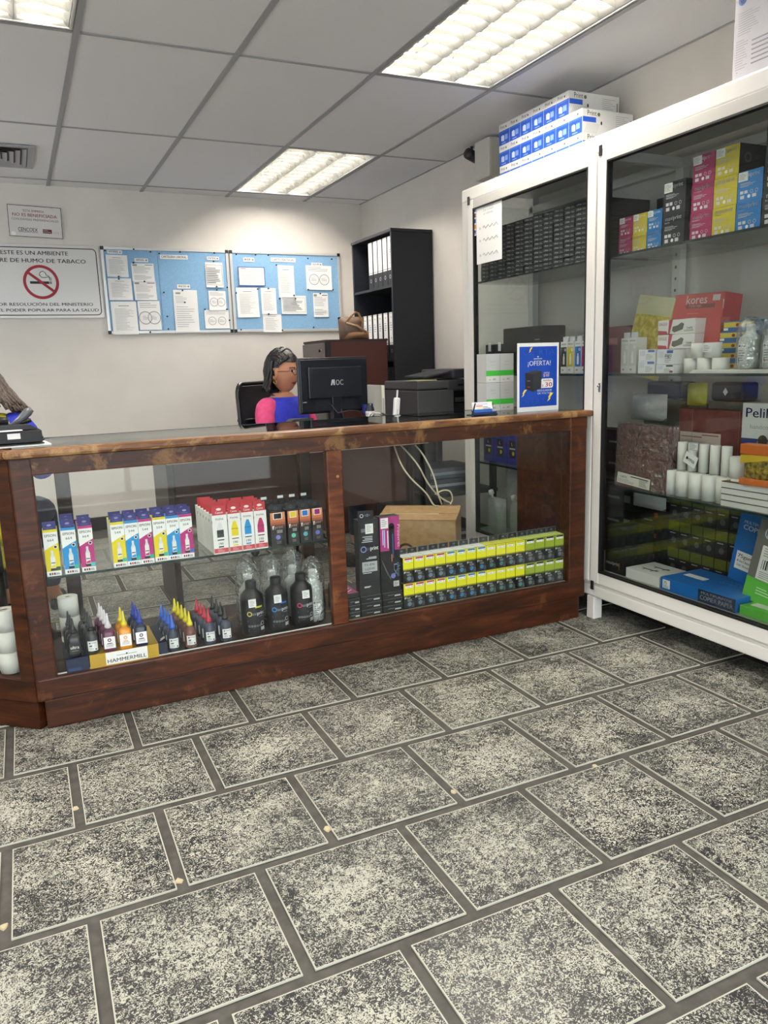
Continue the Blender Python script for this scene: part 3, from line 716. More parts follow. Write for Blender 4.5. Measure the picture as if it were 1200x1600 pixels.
g = MB().box(.002, .001, .300, .066, .002, .335, P('15161a')); g.ring(.017, .316, .005, .0075, 0, P('b9bbc0'), 16); g.ring(.040, .317, .003, .0045, .0004, P('b9bbc0'), 10); g.rect(.028, .314, .052, .320, .0003, P('4c4e54')); g.build('hang_tab', t)
t = thing('ribbon_box', 'tall upright magenta and black carton beside the yellow cartridge boxes', 'box', (1.208, 2.626, .2605), 0)
MB().box(0, 0, 0, .084, .045, .300, P('19171c')).build('carton_body', t)
b = MB().rect(0, .165, .084, .3, -.0004, P('a82f77')).rect(.038, .13, .062, .262, -.0007, P('17161b')).disc(.05, .262, .012, -.0007, P('17161b'), 16)
b.rect(.004, .255, .036, .296, -.0009, PAPER).lines(.008, .262, .032, .292, -.0012, GREYP, 4).text('Printvrec', .0745, .220, .013, -.0009, P('e7c9dc'), False, w=.09, rot=-PI/2)
for xx, z0, z1, cc in ((.010, .19, .25, 'b8c4f0'), (.017, .18, .25, 'c5c5f0'), (.031, .175, .245, 'f0e4f0'), (.052, .135, .23, '4a57a0'), (.046, .12, .15, 'd07a50')): b.rect(xx, z0, xx+.004, z1, -.0010, P(cc))
b.text('LX', .056, .085, .016, -.0008, P('9fc0e0'), True, w=.05, rot=-PI/2).text('ribbon', .070, .085, .012, -.0008, P('9fc0e0'), True, w=.055, rot=-PI/2)
b.disc(.052, .062, .0105, -.0008, P('7f78c8'), 18); b.rect(.052, .018, .076, .040, -.0008, P('c9cac4')); b.lines(.054, .02, .074, .038, -.0011, INK, 5)
for q in range(6): b.poly([(.004+q*.004, .13-q*.012), (.006+q*.004, .13-q*.012), (.042, .048+q*.002), (.040, .048+q*.002)], -.0006, P('6f716c'))
b.build('front_print', t)

# ---------------------------------------------------------------- on the counter top
Z0 = .9155
t = thing('poster', 'blue printed offer poster in a white-edged stand on the counter', 'poster', (1.935, 2.752, Z0), .03)
MB().box(0, 0, 0, .222, .003, .290, PAPER).build('paper_sheet', t); MB().box(.05, .003, 0, .17, .06, .004, WHITE).box(.05, .003, .0, .17, .006, .12, WHITE).build('stand', t)
BL = P('1747ae', rough=.45)
b = MB().rect(.010, .020, .212, .275, -.0005, BL)
b.text('OFERTA', .112, .240, .026, -.0008, P('2a5fc4'), True, w=.175); b.text('OFERTA', .098, .030, .026, -.0008, P('2456b8'), True, w=.165)
b.text('\u00a1OFERTA!', .115, .195, .021, -.0010, WHITE, True, w=.122); b.rect(.085, .222, .13, .2245, -.001, PAPER); b.disc(.108, .232, .003, -.001, PAPER)
YB = P('efd34a')
for ox, oz, k_ in ((.058, .248, 1.), (.020, .062, 1.35), (.158, .038, 1.6)):
    b.poly([(ox, oz), (ox+.012*k_, oz+.008*k_), (ox+.010*k_, oz+.011*k_), (ox+.022*k_, oz+.024*k_), (ox+.012*k_, oz+.024*k_), (ox+.004*k_, oz+.012*k_), (ox+.007*k_, oz+.010*k_)], -.0011, YB)
b.poly([(.040, .098), (.082, .084), (.082, .158), (.040, .165)], -.0012, P('202226')); b.poly([(.082, .084), (.128, .100), (.128, .170), (.082, .158)], -.0012, P('2b2d31')); b.poly([(.040, .165), (.082, .158), (.128, .170), (.090, .176)], -.0012, P('36383c')); b.rect(.05, .130, .066, .132, -.0014, GREYP); b.rect(.052, .104, .066, .107, -.0014, RED)
b.text('ANTES', .155, .158, .0085, -.0010, WHITE, True, w=.032); b.text('$40', .153, .146, .011, -.0010, WHITE, True, w=.032); b.rect(.136, .150, .172, .1515, -.0012, RED)
b.poly([(.124, .098), (.184, .098), (.190, .104), (.190, .132), (.184, .138), (.130, .138), (.124, .132)], -.0012, PAPER)
b.text('AHORA', .158, .126, .0085, -.0016, P('8c1420'), True, w=.045); b.text('30', .166, .103, .020, -.0016, P('b01424'), True, w=.038); b.text('REF', .137, .108, .006, -.0016, P('b01424'), True, w=.012, rot=PI/2)
b.text('REGULADOR', .145, .084, .0085, -.0010, WHITE, True, w=.078); b.text('DE VOLTAJE', .145, .072, .0085, -.0010, WHITE, True, w=.076)
b.build('poster_print', t)
t = thing('business_card_holder', 'small card holder with blue and white cards on the counter end', 'card holder', (1.705, 2.752, Z0))
b = MB().prism([(0, 0), (.008, 0), (.022, .05), (.018, .05)], .0, .004, P('1c2b4c')); b.box(.004, -.004, .0, .122, .0, .012, P('22356a')); b.box(0, -.006, .0, .126, .04, .003, BLACK); b.at(0, 0, 0)
b.add([(0, -.004, .012), (.014, -.001, .012), (-.006, -.006, .022)], [(0, 1, 2), (2, 1, 0)], BLACK); b.build('stand', t)
b = MB().at(.010, .001, .006, 0, -.25); b.box(0, 0, 0, .098, .004, .048, PAPER); b.rect(.002, .002, .096, .018, -.0005, P('2c5fb2')); b.rect(.018, .030, .05, .034, -.0005, P('d0503a')); b.rect(.02, .022, .05, .025, -.0005, YB); b.lines(.05, .012, .09, .03, -.0008, P('27406f'), 3); b.rect(.02, .038, .075, .041, -.0005, P('9fb4dc')); b.build('business_card', t)
b = MB().at(.118, .030, .0, .35).box(-.012, 0, .0, .012, .002, .045, BLACK); b.frame(-.008, .01, .008, .035, .003, -.002, 0, STEEL); b.build('side_wing', t)
# pale regulator cartons
def reg_box():
    t = thing('carton_box', '', 'box'); w, d, h = .072, .075, .125
    MB().box(0, 0, 0, w, d, h, P('b9bab8')).build('carton_body', t)
    b = MB().rect(0, 0, w, h, -.0004, P('aeb0ae')).rect(0, .028, w, .052, -.0008, P('3fae3c')).rect(0, 0, w, .028, -.0008, P('c4c4c0'))
    b.text('APC', w*.6, .009, .009, -.0012, P('50443f'), True, w=.018); b.rect(w*.18, .010, w*.34, .013, -.0012, GREYP)
    for z in (.092, .088, .076): b.rect(w*.3, z, w*.7, z+.0015, -.0008, P('98999a'))
    b.build('front_print', t); return t
rb = Series(reg_box())
for cx_ in range(2):
    for q in range(2):
        rb((1.893+cx_*.0735, 2.93, Z0+q*.126), 0, 'pale grey carton with green band, %s tier, %s' % (['lower', 'upper'][q], ['clear of the poster', 'partly behind the poster'][cx_]), 'grey cartons with a green band')
# things at the wing end
def pt(x, y): return (x, y)
t = thing('desk_telephone', 'black desk telephone handset unit on papers by the wing corner', 'telephone', (-.12, 2.80, Z0+.053), .12)
b = MB().prism([(0, 0), (.17, 0), (.15, .014), (0, .02)], -.05, .09, P('1c1e22')); b.build('base', t)
b = MB().tube([(-.06, .0, .030), (0, .0, .036), (.06, .0, .032), (.09, .0, .028)], [.012, .013, .013, .012], P('24262a', rough=.3), 10); b.build('handset', t)
b = MB().tube([(.10, .03, .008), (.13, .03, .030), (.155, .03, .052), (.168, .03, .062)], [.008, .011, .015, .010], P('55585c', rough=.25), 10); b.tube([(.11, .05, .01), (.14, .05, .020), (.165, .05, .024)], [.008, .010, .007], P('1d1f22', rough=.3), 8); b.build('receipt_lever', t)
t = thing('ring_binder', 'black binder with a white spine sticker under the telephone', 'binder', (-.10, 2.735, Z0+.012), .06)
MB().box(0, 0, 0, .165, .2, .038, P('15161a'), .003).build('cover', t); MB().rect(.062, .014, .10, .032, -.0008, PAPER).build('spine_sticker', t)
b = MB()
for q in range(5): b.box(.165, .02+.03*q, .002+q*.006, .172, .045+.03*q, .008+q*.006, BLACK)
b.build('page_tab', t)
t = thing('paper_sheet', 'loose white papers under the black binder', 'paper', (-.10, 2.72, Z0), .10)
MB().box(0, 0, 0, .19, .22, .004, PAPER).at(0, 0, .0045, .1).box(.0, .01, 0, .175, .21, .004, P('2c2d30')).build('papers', t)
t = thing('paper_sheet', 'white curled paper on top of the binder edge', 'paper', (-.14, 2.715, Z0+.0515), .15)
MB().box(0, 0, 0, .15, .10, .003, PAPER).build('papers', t)

# ================================================================ WHITE GLASS CABINET
X0 = 2.20
cb = thing('glass_cabinet', 'tall white aluminium cabinet with glass doors and glass shelves', 'cabinet')
def cbx(name, *a, m=ALU, c=.003): return MB().box(*a, m, c).build(name, cb)
YN, YFAR = .60, 3.62
cbx('top_rail', X0-.004, YN, 1.935, X0+.05, YFAR, 2.0, c=.008)
cbx('top_ledge', X0+.0, YN, 1.985, XR-.012, YFAR-.002, 2.0005)
cbx('bottom_rail', X0-.004, YN, .105, X0+.05, YFAR, .155, c=.008)
cbx('door_sill', X0, YN, .1555, X0+.035, YFAR, .172)
MB().box(X0+.01, YN+.01, .16, XR-.012, YFAR-.01, .215, P('8f8d88')).build('base_board', cb)
cbx('corner_post', X0-.002, 3.555, .0, X0+.045, YFAR, 1.99)
cbx('corner_post', XR-.05, 3.57, .0, XR-.012, YFAR, 1.98); 
for y in (2.55, YN+.05): cbx('leg', X0-.002, y, .0, X0+.045, y+.045, .105); cbx('leg', XR-.06, y, .0, XR-.012, y+.045, .105)
cbx('rear_post', XR-.05, 2.53, .215, XR-.015, 2.575, 1.92)
b = MB()
for q in range(34): b.box(XR-.0515, 2.547, .25+q*.048, XR-.050, 2.556, .262+q*.048, P('6a6a66'))
b.build('post_slots', cb)
cbx('rear_beam', XR-.05, YN, 1.90, XR-.015, YFAR-.02, 1.94); cbx('cross_beam', X0+.05, 2.535, 1.90, XR-.05, 2.57, 1.94)
MB().box(XR-.045, 3.60, .2, XR-.03, 3.615, 1.9, ALU).box(X0+.04, 3.604, .215, XR-.05, 3.608, 1.93, GLASS_B).build('end_glass', cb)
# doors
def door(y0, y1, hinge):                          # y0 far side, y1 near side
    d = link('door', None, cb); d.location = (X0, 0, 0)
    b = MB(); w_ = .05
    b.box(-.012, y0-w_, .172, .018, y0, 1.935, ALU, .003); b.box(-.012, y1, .172, .018, y1+w_, 1.935, ALU, .003)
    b.box(-.010, y1+w_, .172, .016, y0-w_, .222, ALU, .002); b.box(-.010, y1+w_, 1.893, .016, y0-w_, 1.935, ALU_G, .002); b.build('door_frame', d)  # greyer top rail: shade under the cornice put into its colour
    b = MB(); g_ = .007
    b.box(-.0125, y0-w_-g_, .222, .014, y0-w_, 1.893, GASK); b.box(-.0125, y1+w_, .222, .014, y1+w_+g_, 1.893, GASK)
    b.box(-.0125, y1+w_, .222, .014, y0-w_, .222+g_, GASK); b.box(-.0125, y1+w_, 1.893-g_, .014, y0-w_, 1.893, GASK); b.build('black_gasket', d)
    MB().box(-.003, y1+w_, .222, .001, y0-w_, 1.893, GLASS_B).build('glass_pane', d)
    b = MB().box(-.018, hinge-.008, 1.915, -.012, hinge+.008, 1.955, BLACK, .002).box(-.018, hinge-.008, .14, -.012, hinge+.008, .18, BLACK, .002); b.build('hinge', d)
    return d
d1 = door(3.552, 2.575, 3.535)
d2 = door(2.565, 1.02, 2.548)
door(1.01, .61, .62)
MB().at(X0-.012, 2.528, 1.02).tube([(0, 0, 0), (-.012, 0, .0), (-.014, -.006, 0), (-.013, -.016, -.002)], .0035, STEEL, 8).box(-.003, -.005, -.025, 0, .005, .012, STEEL, .001).build('latch', d2, (-X0, 0, 0))
for z in (.600, 1.068, 1.538):
    g = MB().box(X0+.035, 2.575, z-.008, XR-.06, YFAR-.05, z, GLASS_B).box(X0+.0345, 2.575, z-.0085, X0+.0352, YFAR-.05, z+.0005, GLASS_EDGE); g.build('glass_shelf', cb)
    g = MB().box(X0+.035, YN+.03, z-.008, XR-.06, 2.53, z, GLASS_B).box(X0+.0345, YN+.03, z-.0085, X0+.0352, 2.53, z+.0005, GLASS_EDGE); g.build('glass_shelf', cb)
# price list taped inside the first door, card stickers
t = thing('notice_sheet', 'white notice sheet taped inside the first cabinet door', 'notice', (X0-.006, 3.475, 1.617), FX)
b = MB().box(0, 0, 0, .225, .0012, .295, PAPER); b.build('paper', t)
b = MB()
for z, s_ in ((.262, 'HORARIO'), (.245, 'DE LUNES'), (.228, 'A VIERNES')): b.text(s_, .11, z, .010, -.0004, P('9a9a9a'), w=.09)
for z in (.165, .105, .035): b.text('Bs', .035, z, .012, -.0004, GREYP); b.tube([(.06+q*.012, -.0006, z+.006+.008*math.sin(q*2.1)) for q in range(12)], .0012, GREYP, 4)
b.build('writing', t)
t = thing('sticker', 'narrow strip of payment card stickers on the first cabinet door', 'sticker', (X0-.0055, 3.497, 1.76), FX)
b = MB().box(0, 0, 0, .018, .001, .14, PAPER)
for q, cc in enumerate(('2a4fa0', 'd07a2a', '27408c', '7a3a2a', '2a62b0')): b.rect(.002, .006+q*.027, .016, .026+q*.027, -.0005, P(cc))
b.text('VISA', .009, .008, .006, -.0009, WHITE, True, w=.012); b.build('strip', t)

# items: small helper for goods facing -x.  y = far front corner
def goods(name, cat, label, x, y, z, rz=0, group=None): return thing(name, label, cat, (x, y, z), FX+rz, group)
# wall of black ribbon cartons, first door, top shelf
rbx = thing('ribbon_carton', '', 'box')
MB().box(0, 0, 0, .0735, .28, .0192, P('0f1013', rough=.5)).build('carton_body', rbx)
b = MB().rect(.046, .005, .068, .0068, -.0004, P('a0a2a6')).rect(.046, .010, .062, .0115, -.0004, P('85878b')).text('Print', .028, .0055, .009, -.0004, P('c4c6c9'), True, w=.022).ring(.011, .0095, .0025, .0042, -.0004, P('8a8c90'), 10); b.rect(0, 0, .0006, .0192, -.0004, P('303237')); b.build('front_print', rbx)
rc = Series(rbx)
for i in range(12):
    for j in range(13):
        rc((2.285+random.uniform(-.002, .002), 3.575-i*.0755, 1.5385+j*.0198), FX, 'black ribbon carton, %s stack from the far end, %s layer up' % (ORD[i], ORD[j]), 'black ribbon cartons')
# colour toner cartons, second door, top shelf
TB = P('17181b', rough=.5)
def toner(w, d, h, face, nm, tagd=True, side=True):
    t = thing('toner_carton', '', 'box'); MB().box(0, 0, 0, w, d, h, TB).build('carton_body', t)
    b = MB().rect(0, .0, w, h, -.0005, face); TX = P('e2e0e2')
    b.text('maxiprint', w*.5, h*.80, w*.15, -.0009, TX, True, w=w*.74); b.text(nm, w*.10, h*.71, w*.055, -.0009, TX, True, 'L')
    for z, e_ in ((.60, .5), (.565, .7), (.52, .6), (.49, .45)): b.rect(w*.10, h*z, w*e_, h*z+.0016, -.0009, P('b9b4b9'))
    for q in range(4): b.ring(w*(.17+q*.2), h*.30, w*.045, w*.062, -.0009, P('bdb8bd'), 12) if q > 1 else b.rect(w*(.11+q*.17), h*.26, w*(.24+q*.17), h*.36, -.0009, P('d6d2d6'))
    for q in range(3): b.rect(w*(.12+q*.24), h*.10, w*(.28+q*.24), h*.21, -.0009, P('d0ccd0')) if q != 1 else b.disc(w*.47, h*.155, w*.06, -.0009, WHITE, 14)
    b.build('front_print', t)
    if side:
        b = MB().at(w+.0005, 0, 0, PI/2); b.ring(.04, h*.55, h*.10, h*.18, 0, P('b3a72a') if face in () else P('55575b'), 20); b.text('maxiprint', .13, h*.48, .022, 0, P('3c3e42'), True, w=.11); b.build('side_lettering', t)
    if tagd:
        b = MB().box(w*.02, -.0018, h*.68, w*.40, -.001, h*.98, PAPER).lines(w*.05, h*.72, w*.36, h*.94, -.0022, GREYP, 5); b.build('price_tag', t)
    return t
MG, YE, CY_, BK = P('a3285c'), P('c9b62c'), P('1f74b8'), P('1b1c1f')
GT = 'colour toner cartons on the top shelf of the cabinet'
cols = [ (2.560, .076, .074, MG, 'MAGENTA', 'magenta', 2, 'small', 2.30), (2.482, .076, .074, YE, 'YELLOW', 'yellow', 2, 'small', 2.30), (2.404, .076, .074, CY_, 'CYAN', 'blue', 2, 'small', 2.30),
         (2.292, .104, .112, BK, 'BLACK', 'black', 2, 'large', 2.27), (2.174, .098, .0965, MG, 'MAGENTA', 'magenta', 3, 'large', 2.285), (2.074, .098, .0965, YE, 'YELLOW', 'yellow', 3, 'large', 2.285),
         (1.974, .098, .0965, CY_, 'CYAN', 'blue', 2, 'large', 2.285), (1.872, .11, .115, BK, 'BLACK', 'black', 3, 'big', 2.285)]
for y, w_, h_, fc, tx, nm, n, sz, x_ in cols:
    for q in range(n):
        dd = .2 if sz == 'small' else .3
        o = toner(w_, dd, h_, fc, tx, q == n-1)
        o.location = (x_, y-(.002*q), 1.5385+q*(h_+.0006)); o.rotation_euler = (0, 0, FX)
        o['label'] = '%s toner carton with %s front, %s%s' % (sz, nm, ['at the bottom', 'second up', 'third up'][q], ' beside the blue ones' if sz == 'big' else ''); o['group'] = GT
o = goods('toner_carton', 'box', 'dark toner carton standing behind the small coloured ones', 2.44, 2.50, 1.6885); MB().box(0, 0, 0, .09, .15, .07, TB).build('carton_body', o); MB().rect(.01, .02, .05, .024, -.0005, GREYP).build('front_print', o)

# middle shelf
ZM = 1.0685
o = goods('power_backup_unit', 'backup unit', 'black battery backup unit on the middle shelf above the poster', 2.29, 3.385, ZM)
b = MB().box(0, 0, 0, .33, .14, .225, P('121316'), .008); b.build('housing', o)
b = MB(); 
for q in range(22): b.rect(.02+q*.007, .205, .0235+q*.007, .222, -.0006, P('050506'))
b.build('vent_slots', o); MB().text('APC', .285, .110, .020, -.0006, P('d8d8da'), True, w=.05).rect(.27, .158, .31, .163, -.0006, GREYP).build('printed_logo', o)
for q in range(2):
    o = goods('power_backup_unit', 'backup unit', 'small dark boxed unit with white tag beside the battery backup, %s one' % ['outer', 'inner'][q], 2.30, 3.565-q*.092, ZM)
    MB().box(0, 0, 0, .086, .12, .15, P('202226'), .004).build('housing', o); MB().box(.03, -.0012, .115, .055, -.0004, .16, PAPER).build('price_tag', o); MB().rect(.015, .02, .07, .024, -.0006, P('6b6d70')).rect(.01, .06, .05, .075, -.0006, P('45474b')).build('front_print', o)
def tank2(cm_, nm):
    w, d, h = .044, .055, .142; t = thing('ink_carton', '', 'ink carton'); MB().box(0, 0, 0, w, d, h, P('d8d8d6')).build('carton_body', t)
    b = MB().rect(.002, .03, w-.002, .118, -.0005, cm_).text('EPSON', w/2, .127, .007, -.0006, INK, True, w=.03).ring(w*.75, .105, .0035, .006, -.0008, WHITE, 12).rect(w*.38, .04, w*.66, .075, -.0008, PAPER).rect(w*.44, .075, w*.6, .088, -.0008, PAPER)
    b.rect(w*.2, .012, w*.5, .018, -.0006, GREYP); b.build('front_print', t); MB().box(.004, .01, h, w-.004, .011, h+.022, P('c6c8cf')).build('hang_tab', t); return t
for y, cm_, nm in ((2.915, P('2a2c32'), 'black'), (2.868, P('cdb92a'), 'yellow'), (2.816, P('2f6fb4'), 'blue'), (2.770, P('a8326c'), 'magenta'), (2.722, P('c8c8c6'), 'white'), (2.52, P('c8c8c6'), 'white and plain'), (2.476, P('c4c4c4'), 'pale and plain')):
    o = tank2(cm_, nm); o.location = (2.29, y, ZM); o.rotation_euler = (0, 0, FX); o['label'] = 'boxed ink bottle with %s front panel on the middle cabinet shelf' % nm; o['group'] = 'boxed ink bottles on the middle cabinet shelf'
# yellow puzzle / drawing pad leaning
o = goods('drawing_pad', 'pad', 'tall yellow illustrated pad leaning behind the boxes on the middle shelf', 2.35, 2.575, ZM)
YP = noisy('yellow print', '9c8a18', 'c9b94a', 60, .6)
b = MB().at(0, 0, 0, 0, -.12, .16).box(0, 0, 0, .20, .012, .325, P('c3bd8e')).rect(.004, .004, .196, .25, -.0006, YP).rect(.004, .252, .196, .32, -.0006, P('b7b392')); b.build('cover', o)
b = MB().at(0, 0, 0, 0, -.12, .16)
for q in range(4): b.disc(.035+q*.035, .035+.01*(q % 2), .012, -.0012, P(['4a3550', '7a3a2a', '3a2f55', '4f2f2f'][q]), 10, .022); b.disc(.035+q*.035, .062+.01*(q % 2), .006, -.0014, P('2a1c18'), 8)
b.build('cover_print', o)
o = goods('lever_arch_box', 'box file', 'red box file leaning on the middle shelf with pale lettering', 2.36, 2.345, ZM)
RB = P('b2403c'); b = MB().at(0, 0, 0, 0, -.10, .03).box(0, 0, 0, .245, .09, .300, P('a02430')).rect(.002, .002, .243, .298, -.0005, RB); b.build('cover', o)
b = MB().at(0, 0, 0, 0, -.10, .03).text('kores', .115, .262, .034, -.001, P('d8c8c4'), True, w=.10).rect(.065, .245, .205, .260, -.001, P('6b2a2c')).text('TYPE/1000', .11, .249, .009, -.0014, P('c89a98'), False, w=.06)
for q in range(7): b.rect(.075, .225-q*.017, .13-(q % 3)*.01, .227-q*.017, -.001, P('cf8a86'))
b.rect(.19, .27, .225, .292, -.001, P('c9bab8')); b.build('front_print', o)
b = MB().at(.2455, 0, 0, PI/2, 0, 0).rect(.02, .23, .05, .265, -.006, P('c9bab8')).rect(.015, .09, .055, .13, -.006, P('b84a4e')).rect(.012, .16, .06, .2, -.006, P('b84a4e')); b.build('side_lettering', o)
def tape_box(n):
    for q in range(n):
        o = goods('tape_dispenser_box', 'box', 'white and red tape dispenser box, %s of the pair' % ['lower', 'upper'][q], 2.325, 2.352, 1.1605+q*.0555)
        MB().box(0, 0, 0, .185, .10, .054, P('d9d6d2')).build('carton_body', o)
        b = MB().poly([(0, .0), (.05, .0), (.068, .054), (.0, .054)], -.0005, P('d8d4d2')).poly([(.052, .0), (.060, .0), (.075, .054), (.056, .054)], -.0006, P('a32a3e')).poly([(.0, .0), (.05, .0), (.045, .012), (.0, .016)], -.0007, P('a32a3e')).text('EAGLE', .026, .034, .012, -.0009, P('a32a3e'), True, w=.04)
        b.poly([(.072, .012), (.085, .006), (.125, .016), (.132, .036), (.118, .042), (.100, .032), (.075, .028)], -.0008, P('58584f')).text('TAPE', .158, .016, .008, -.0009, INK, True, w=.03).text('DISPENSER', .155, .007, .007, -.0009, INK, False, w=.045); b.build('front_print', o)
o = goods('carton_box', 'box', 'white carton supporting the tape dispenser boxes', 2.327, 2.350, ZM); MB().box(0, 0, 0, .18, .1, .0905, P('cfcdc8')).build('carton_body', o); MB().rect(.01, .03, .06, .034, -.0005, GREYP).build('front_print', o)
tape_box(2)
for y, z, w_, h_, tx, wd in ((2.390, ZM, .09, .048, '', 'pale blue and white staple box, lower of two near the yellow pad'), (2.388, ZM+.0485, .088, .044, '', 'pale blue and white staple box, upper of two near the yellow pad'),
        (2.290, ZM+.034, .085, .055, 'ingo', 'white box with dark lettering beside the staple boxes'), (2.292, ZM, .088, .033, '', 'small white box with red corner at the shelf edge')):
    o = goods('carton_box', 'box', wd, 2.262, y, z); MB().box(0, 0, 0, w_, .06, h_, P('dedede')).build('carton_body', o)
    b = MB().rect(.006, h_*.45, .035, h_*.9, -.0005, P('c6cad6')).rect(.05, h_*.75, w_-.004, h_*.95, -.0005, P('4668a8') if 'staple' in wd else P('4a2f30')).lines(.04, h_*.1, w_-.01, h_*.6, -.0005, GREYP, 4)
    if tx: b.text(tx, .058, h_*.5, .016, -.0009, INK, True, w=.035)
    if 'red' in wd: b.rect(w_-.02, .003, w_-.003, .010, -.0006, P('7a2228'))
    b.build('front_print', o)
rl = Series(roll(.030, .054))
for q, (y, z) in enumerate([(2.150, ZM), (2.088, ZM), (2.02, ZM), (2.118, ZM+.0545), (2.056, ZM+.0545)]):
    rl((2.30, y, z), 0, 'white roll on the middle cabinet shelf, %s' % ['lower row nearest the white boxes', 'lower row centre', 'lower row nearest the bagged bottles', 'upper row, first', 'upper row, second with tag'][q], 'white rolls on the middle cabinet shelf')
t = goods('sticker', 'sticker', 'white price tag stuck on the upper roll', 2.2685, 2.075, ZM+.075); MB().box(0, 0, 0, .04, .0008, .03, PAPER).lines(.004, .004, .034, .026, -.0005, GREYP, 4).build('paper', t)
for q in range(5):
    o = goods('glue_box', 'box', 'blue and yellow striped box in the pile behind the bagged bottles, %s layer up' % ORD[q], 2.375, 2.095-(.015*(q > 3)), ZM+q*.0365)
    MB().box(0, 0, 0, .13 if q < 4 else .17, .08, .036, P('1f5f9a')).build('carton_body', o); b = MB().rect(.0, .014, .13, .032, -.0005, P('c9b638')); b.disc(.06, .022, .008, -.0008, P('7a2a30'), 10, .006).disc(.09, .022, .010, -.0008, P('33353a'), 10, .005).rect(.0, .004, .02, .012, -.0008, PAPER)
    b.build('front_print', o)
cbt = pale_bottle('alcohol_bottle', .15)
cs = Series(cbt)
for q, y in enumerate((1.900, 1.800)):
    o = cs((2.30, y, ZM+.014), FX, 'clear plastic wrapped bottle with label on the middle shelf, %s' % ['beside the striped boxes', 'at the picture edge'][q], 'wrapped bottles on the middle shelf')
    film_bag(.046, .175, 31+q, FILM, '', o)
for q in range(2):
    o = goods('paper_pad', 'paper', 'flat white wrapped packet at the middle shelf edge, %s' % ['lower', 'upper'][q], 2.245, 2.11-q*.012, ZM+q*.0065); MB().box(0, 0, 0, .42, .13, .006, P('dddbd4'), .001).build('packet', o)

# lower shelf (z .60)
ZL = .6005
FOLD = noisy('folder board', '5f2a23', '74362c', 25, .5)
o = goods('folder_pack', 'folders', 'film-wrapped pack of brown card folders with printed slip', 2.262, 2.505, ZL)
MB().at(0, 0, 0, 0, -.03).box(0, 0, 0, .285, .05, .262, FOLD, .004).build('folders', o); MB().at(0, 0, 0, 0, -.03).box(-.002, -.002, -.0, .287, .052, .266, FILM).build('plastic_film', o)
b = MB().at(0, -.0035, 0, 0, -.03, .07).rect(.012, .018, .20, .062, 0, P('d2cfc4')).text('CARTA', .05, .042, .010, -.0004, INK, True, w=.04).lines(.02, .022, .12, .038, -.0004, GREYP, 3).lines(.14, .022, .19, .055, -.0004, INK, 8).rect(.09, .052, .19, .056, -.0004, INK); b.build('paper_slip', o)
MB().at(0, -.0035, 0, 0, -.03).rect(.0, .130, .285, .132, 0, P('4a1c18')).build('folder_edge', o)
o = goods('folder_pack', 'folders', 'taller pack of brown card folders behind the wrapped paper rolls', 2.40, 2.30, ZL)
MB().box(0, 0, 0, .36, .06, .325, FOLD, .004).build('folders', o); b = MB().rect(.308, .28, .352, .315, -.0006, P('c9c6bc')).rect(.01, .19, .21, .235, -.0006, P('c4b3a8')).rect(.016, .215, .12, .219, -.001, P('8a4a40')).rect(.12, .224, .2, .228, -.001, P('8a4a40')); b.build('paper_slip', o)
MB().box(.07, -.0015, 0, .0715, -.0005, .325, P('9a6a5c')).box(.29, -.0015, 0, .2915, -.0005, .325, P('9a6a5c')).build('binding_string', o)
rr = Series(roll(.0185, .108)); 
for q in range(6): rr((2.315, 2.245-.052*q+(.012 if q == 0 else 0), ZL+.0965), 0, 'tall white roll in the upper row, %s from the folders' % ORD[q], 'wrapped white paper rolls on the lower shelf')
r3 = Series(roll(.030, .095))
for q in range(6): r3((2.295, 2.225-.0635*q, ZL), 0, 'wide white roll in the bottom row, %s from the folders' % ORD[q], 'wrapped white paper rolls on the lower shelf')
r4 = Series(roll(.028, .075)); r4((2.315, 1.935, ZL+.0965), 0, 'short white roll beside the orange packet')
o = goods('label_card', 'label', 'small tilted card lettered ma in front of the white rolls', 2.288, 2.165, ZL+.135); MB().at(0, 0, 0, 0, 0, .4).box(0, 0, 0, .062, .0012, .045, PAPER).disc(.014, .022, .006, -.0006, INK, 14).text('ma', .038, .015, .018, -.0006, INK, False, w=.03).build('card', o)
o = goods('label_card', 'label', 'square white price card on the upper rolls', 2.289, 2.135, ZL+.18); MB().box(0, 0, 0, .04, .001, .03, P('e3e3df')).frame(.001, .001, .039, .029, .0015, -.0006, 0, P('6f8fa0')).lines(.005, .005, .035, .026, -.0008, GREYP, 4).build('card', o)
o = goods('carbon_paper_box', 'box', 'blue and white box lettered Pelikan, upright on the lower shelf', 2.36, 1.965, ZL+.115)
MB().box(0, 0, 0, .19, .05, .245, P('c7c9c8')).build('carton_body', o); MB().text('Pelikan', .095, .195, .035, -.0006, P('1d2a7c'), True, w=.16).text('handcopy', .085, .155, .016, -.0006, GREYP, w=.10).rect(0, .0, .19, .12, -.0006, P('27316f')).disc(.09, .10, .025, -.001, P('8f7a6a'), 14).disc(.09, .115, .02, -.0012, P('3a2f28'), 12).build('front_print', o)
o = goods('carton_box', 'box', 'plain white board box supporting the blue and white box', 2.36, 1.965, ZL); MB().box(0, 0, 0, .19, .05, .1145, P('cfcdc8')).build('carton_body', o)
for q in range(4):
    o = goods('cork_board', 'board', 'white edged flat board in the pile at the picture edge, %s from the bottom' % ORD[q], 2.250, 1.945, ZL+q*.0225)
    MB().box(0, 0, 0, .45, .12, .0195, P('d0cfc9')).box(-.001, -.001, .0195, .451, .121, .0218, P('26221e')).build('board', o)
    if q == 3: MB().box(.002, .002, .0218, .448, .118, .0222, noisy('cork', '7a6038', '8d7044', 80)).build('cork_face', o)
o = goods('rubber_band_bag', 'bag', 'orange and clear bag of yellow rubber bands on the boards', 2.262, 1.865, ZL+.092)
b = MB(); n = 10
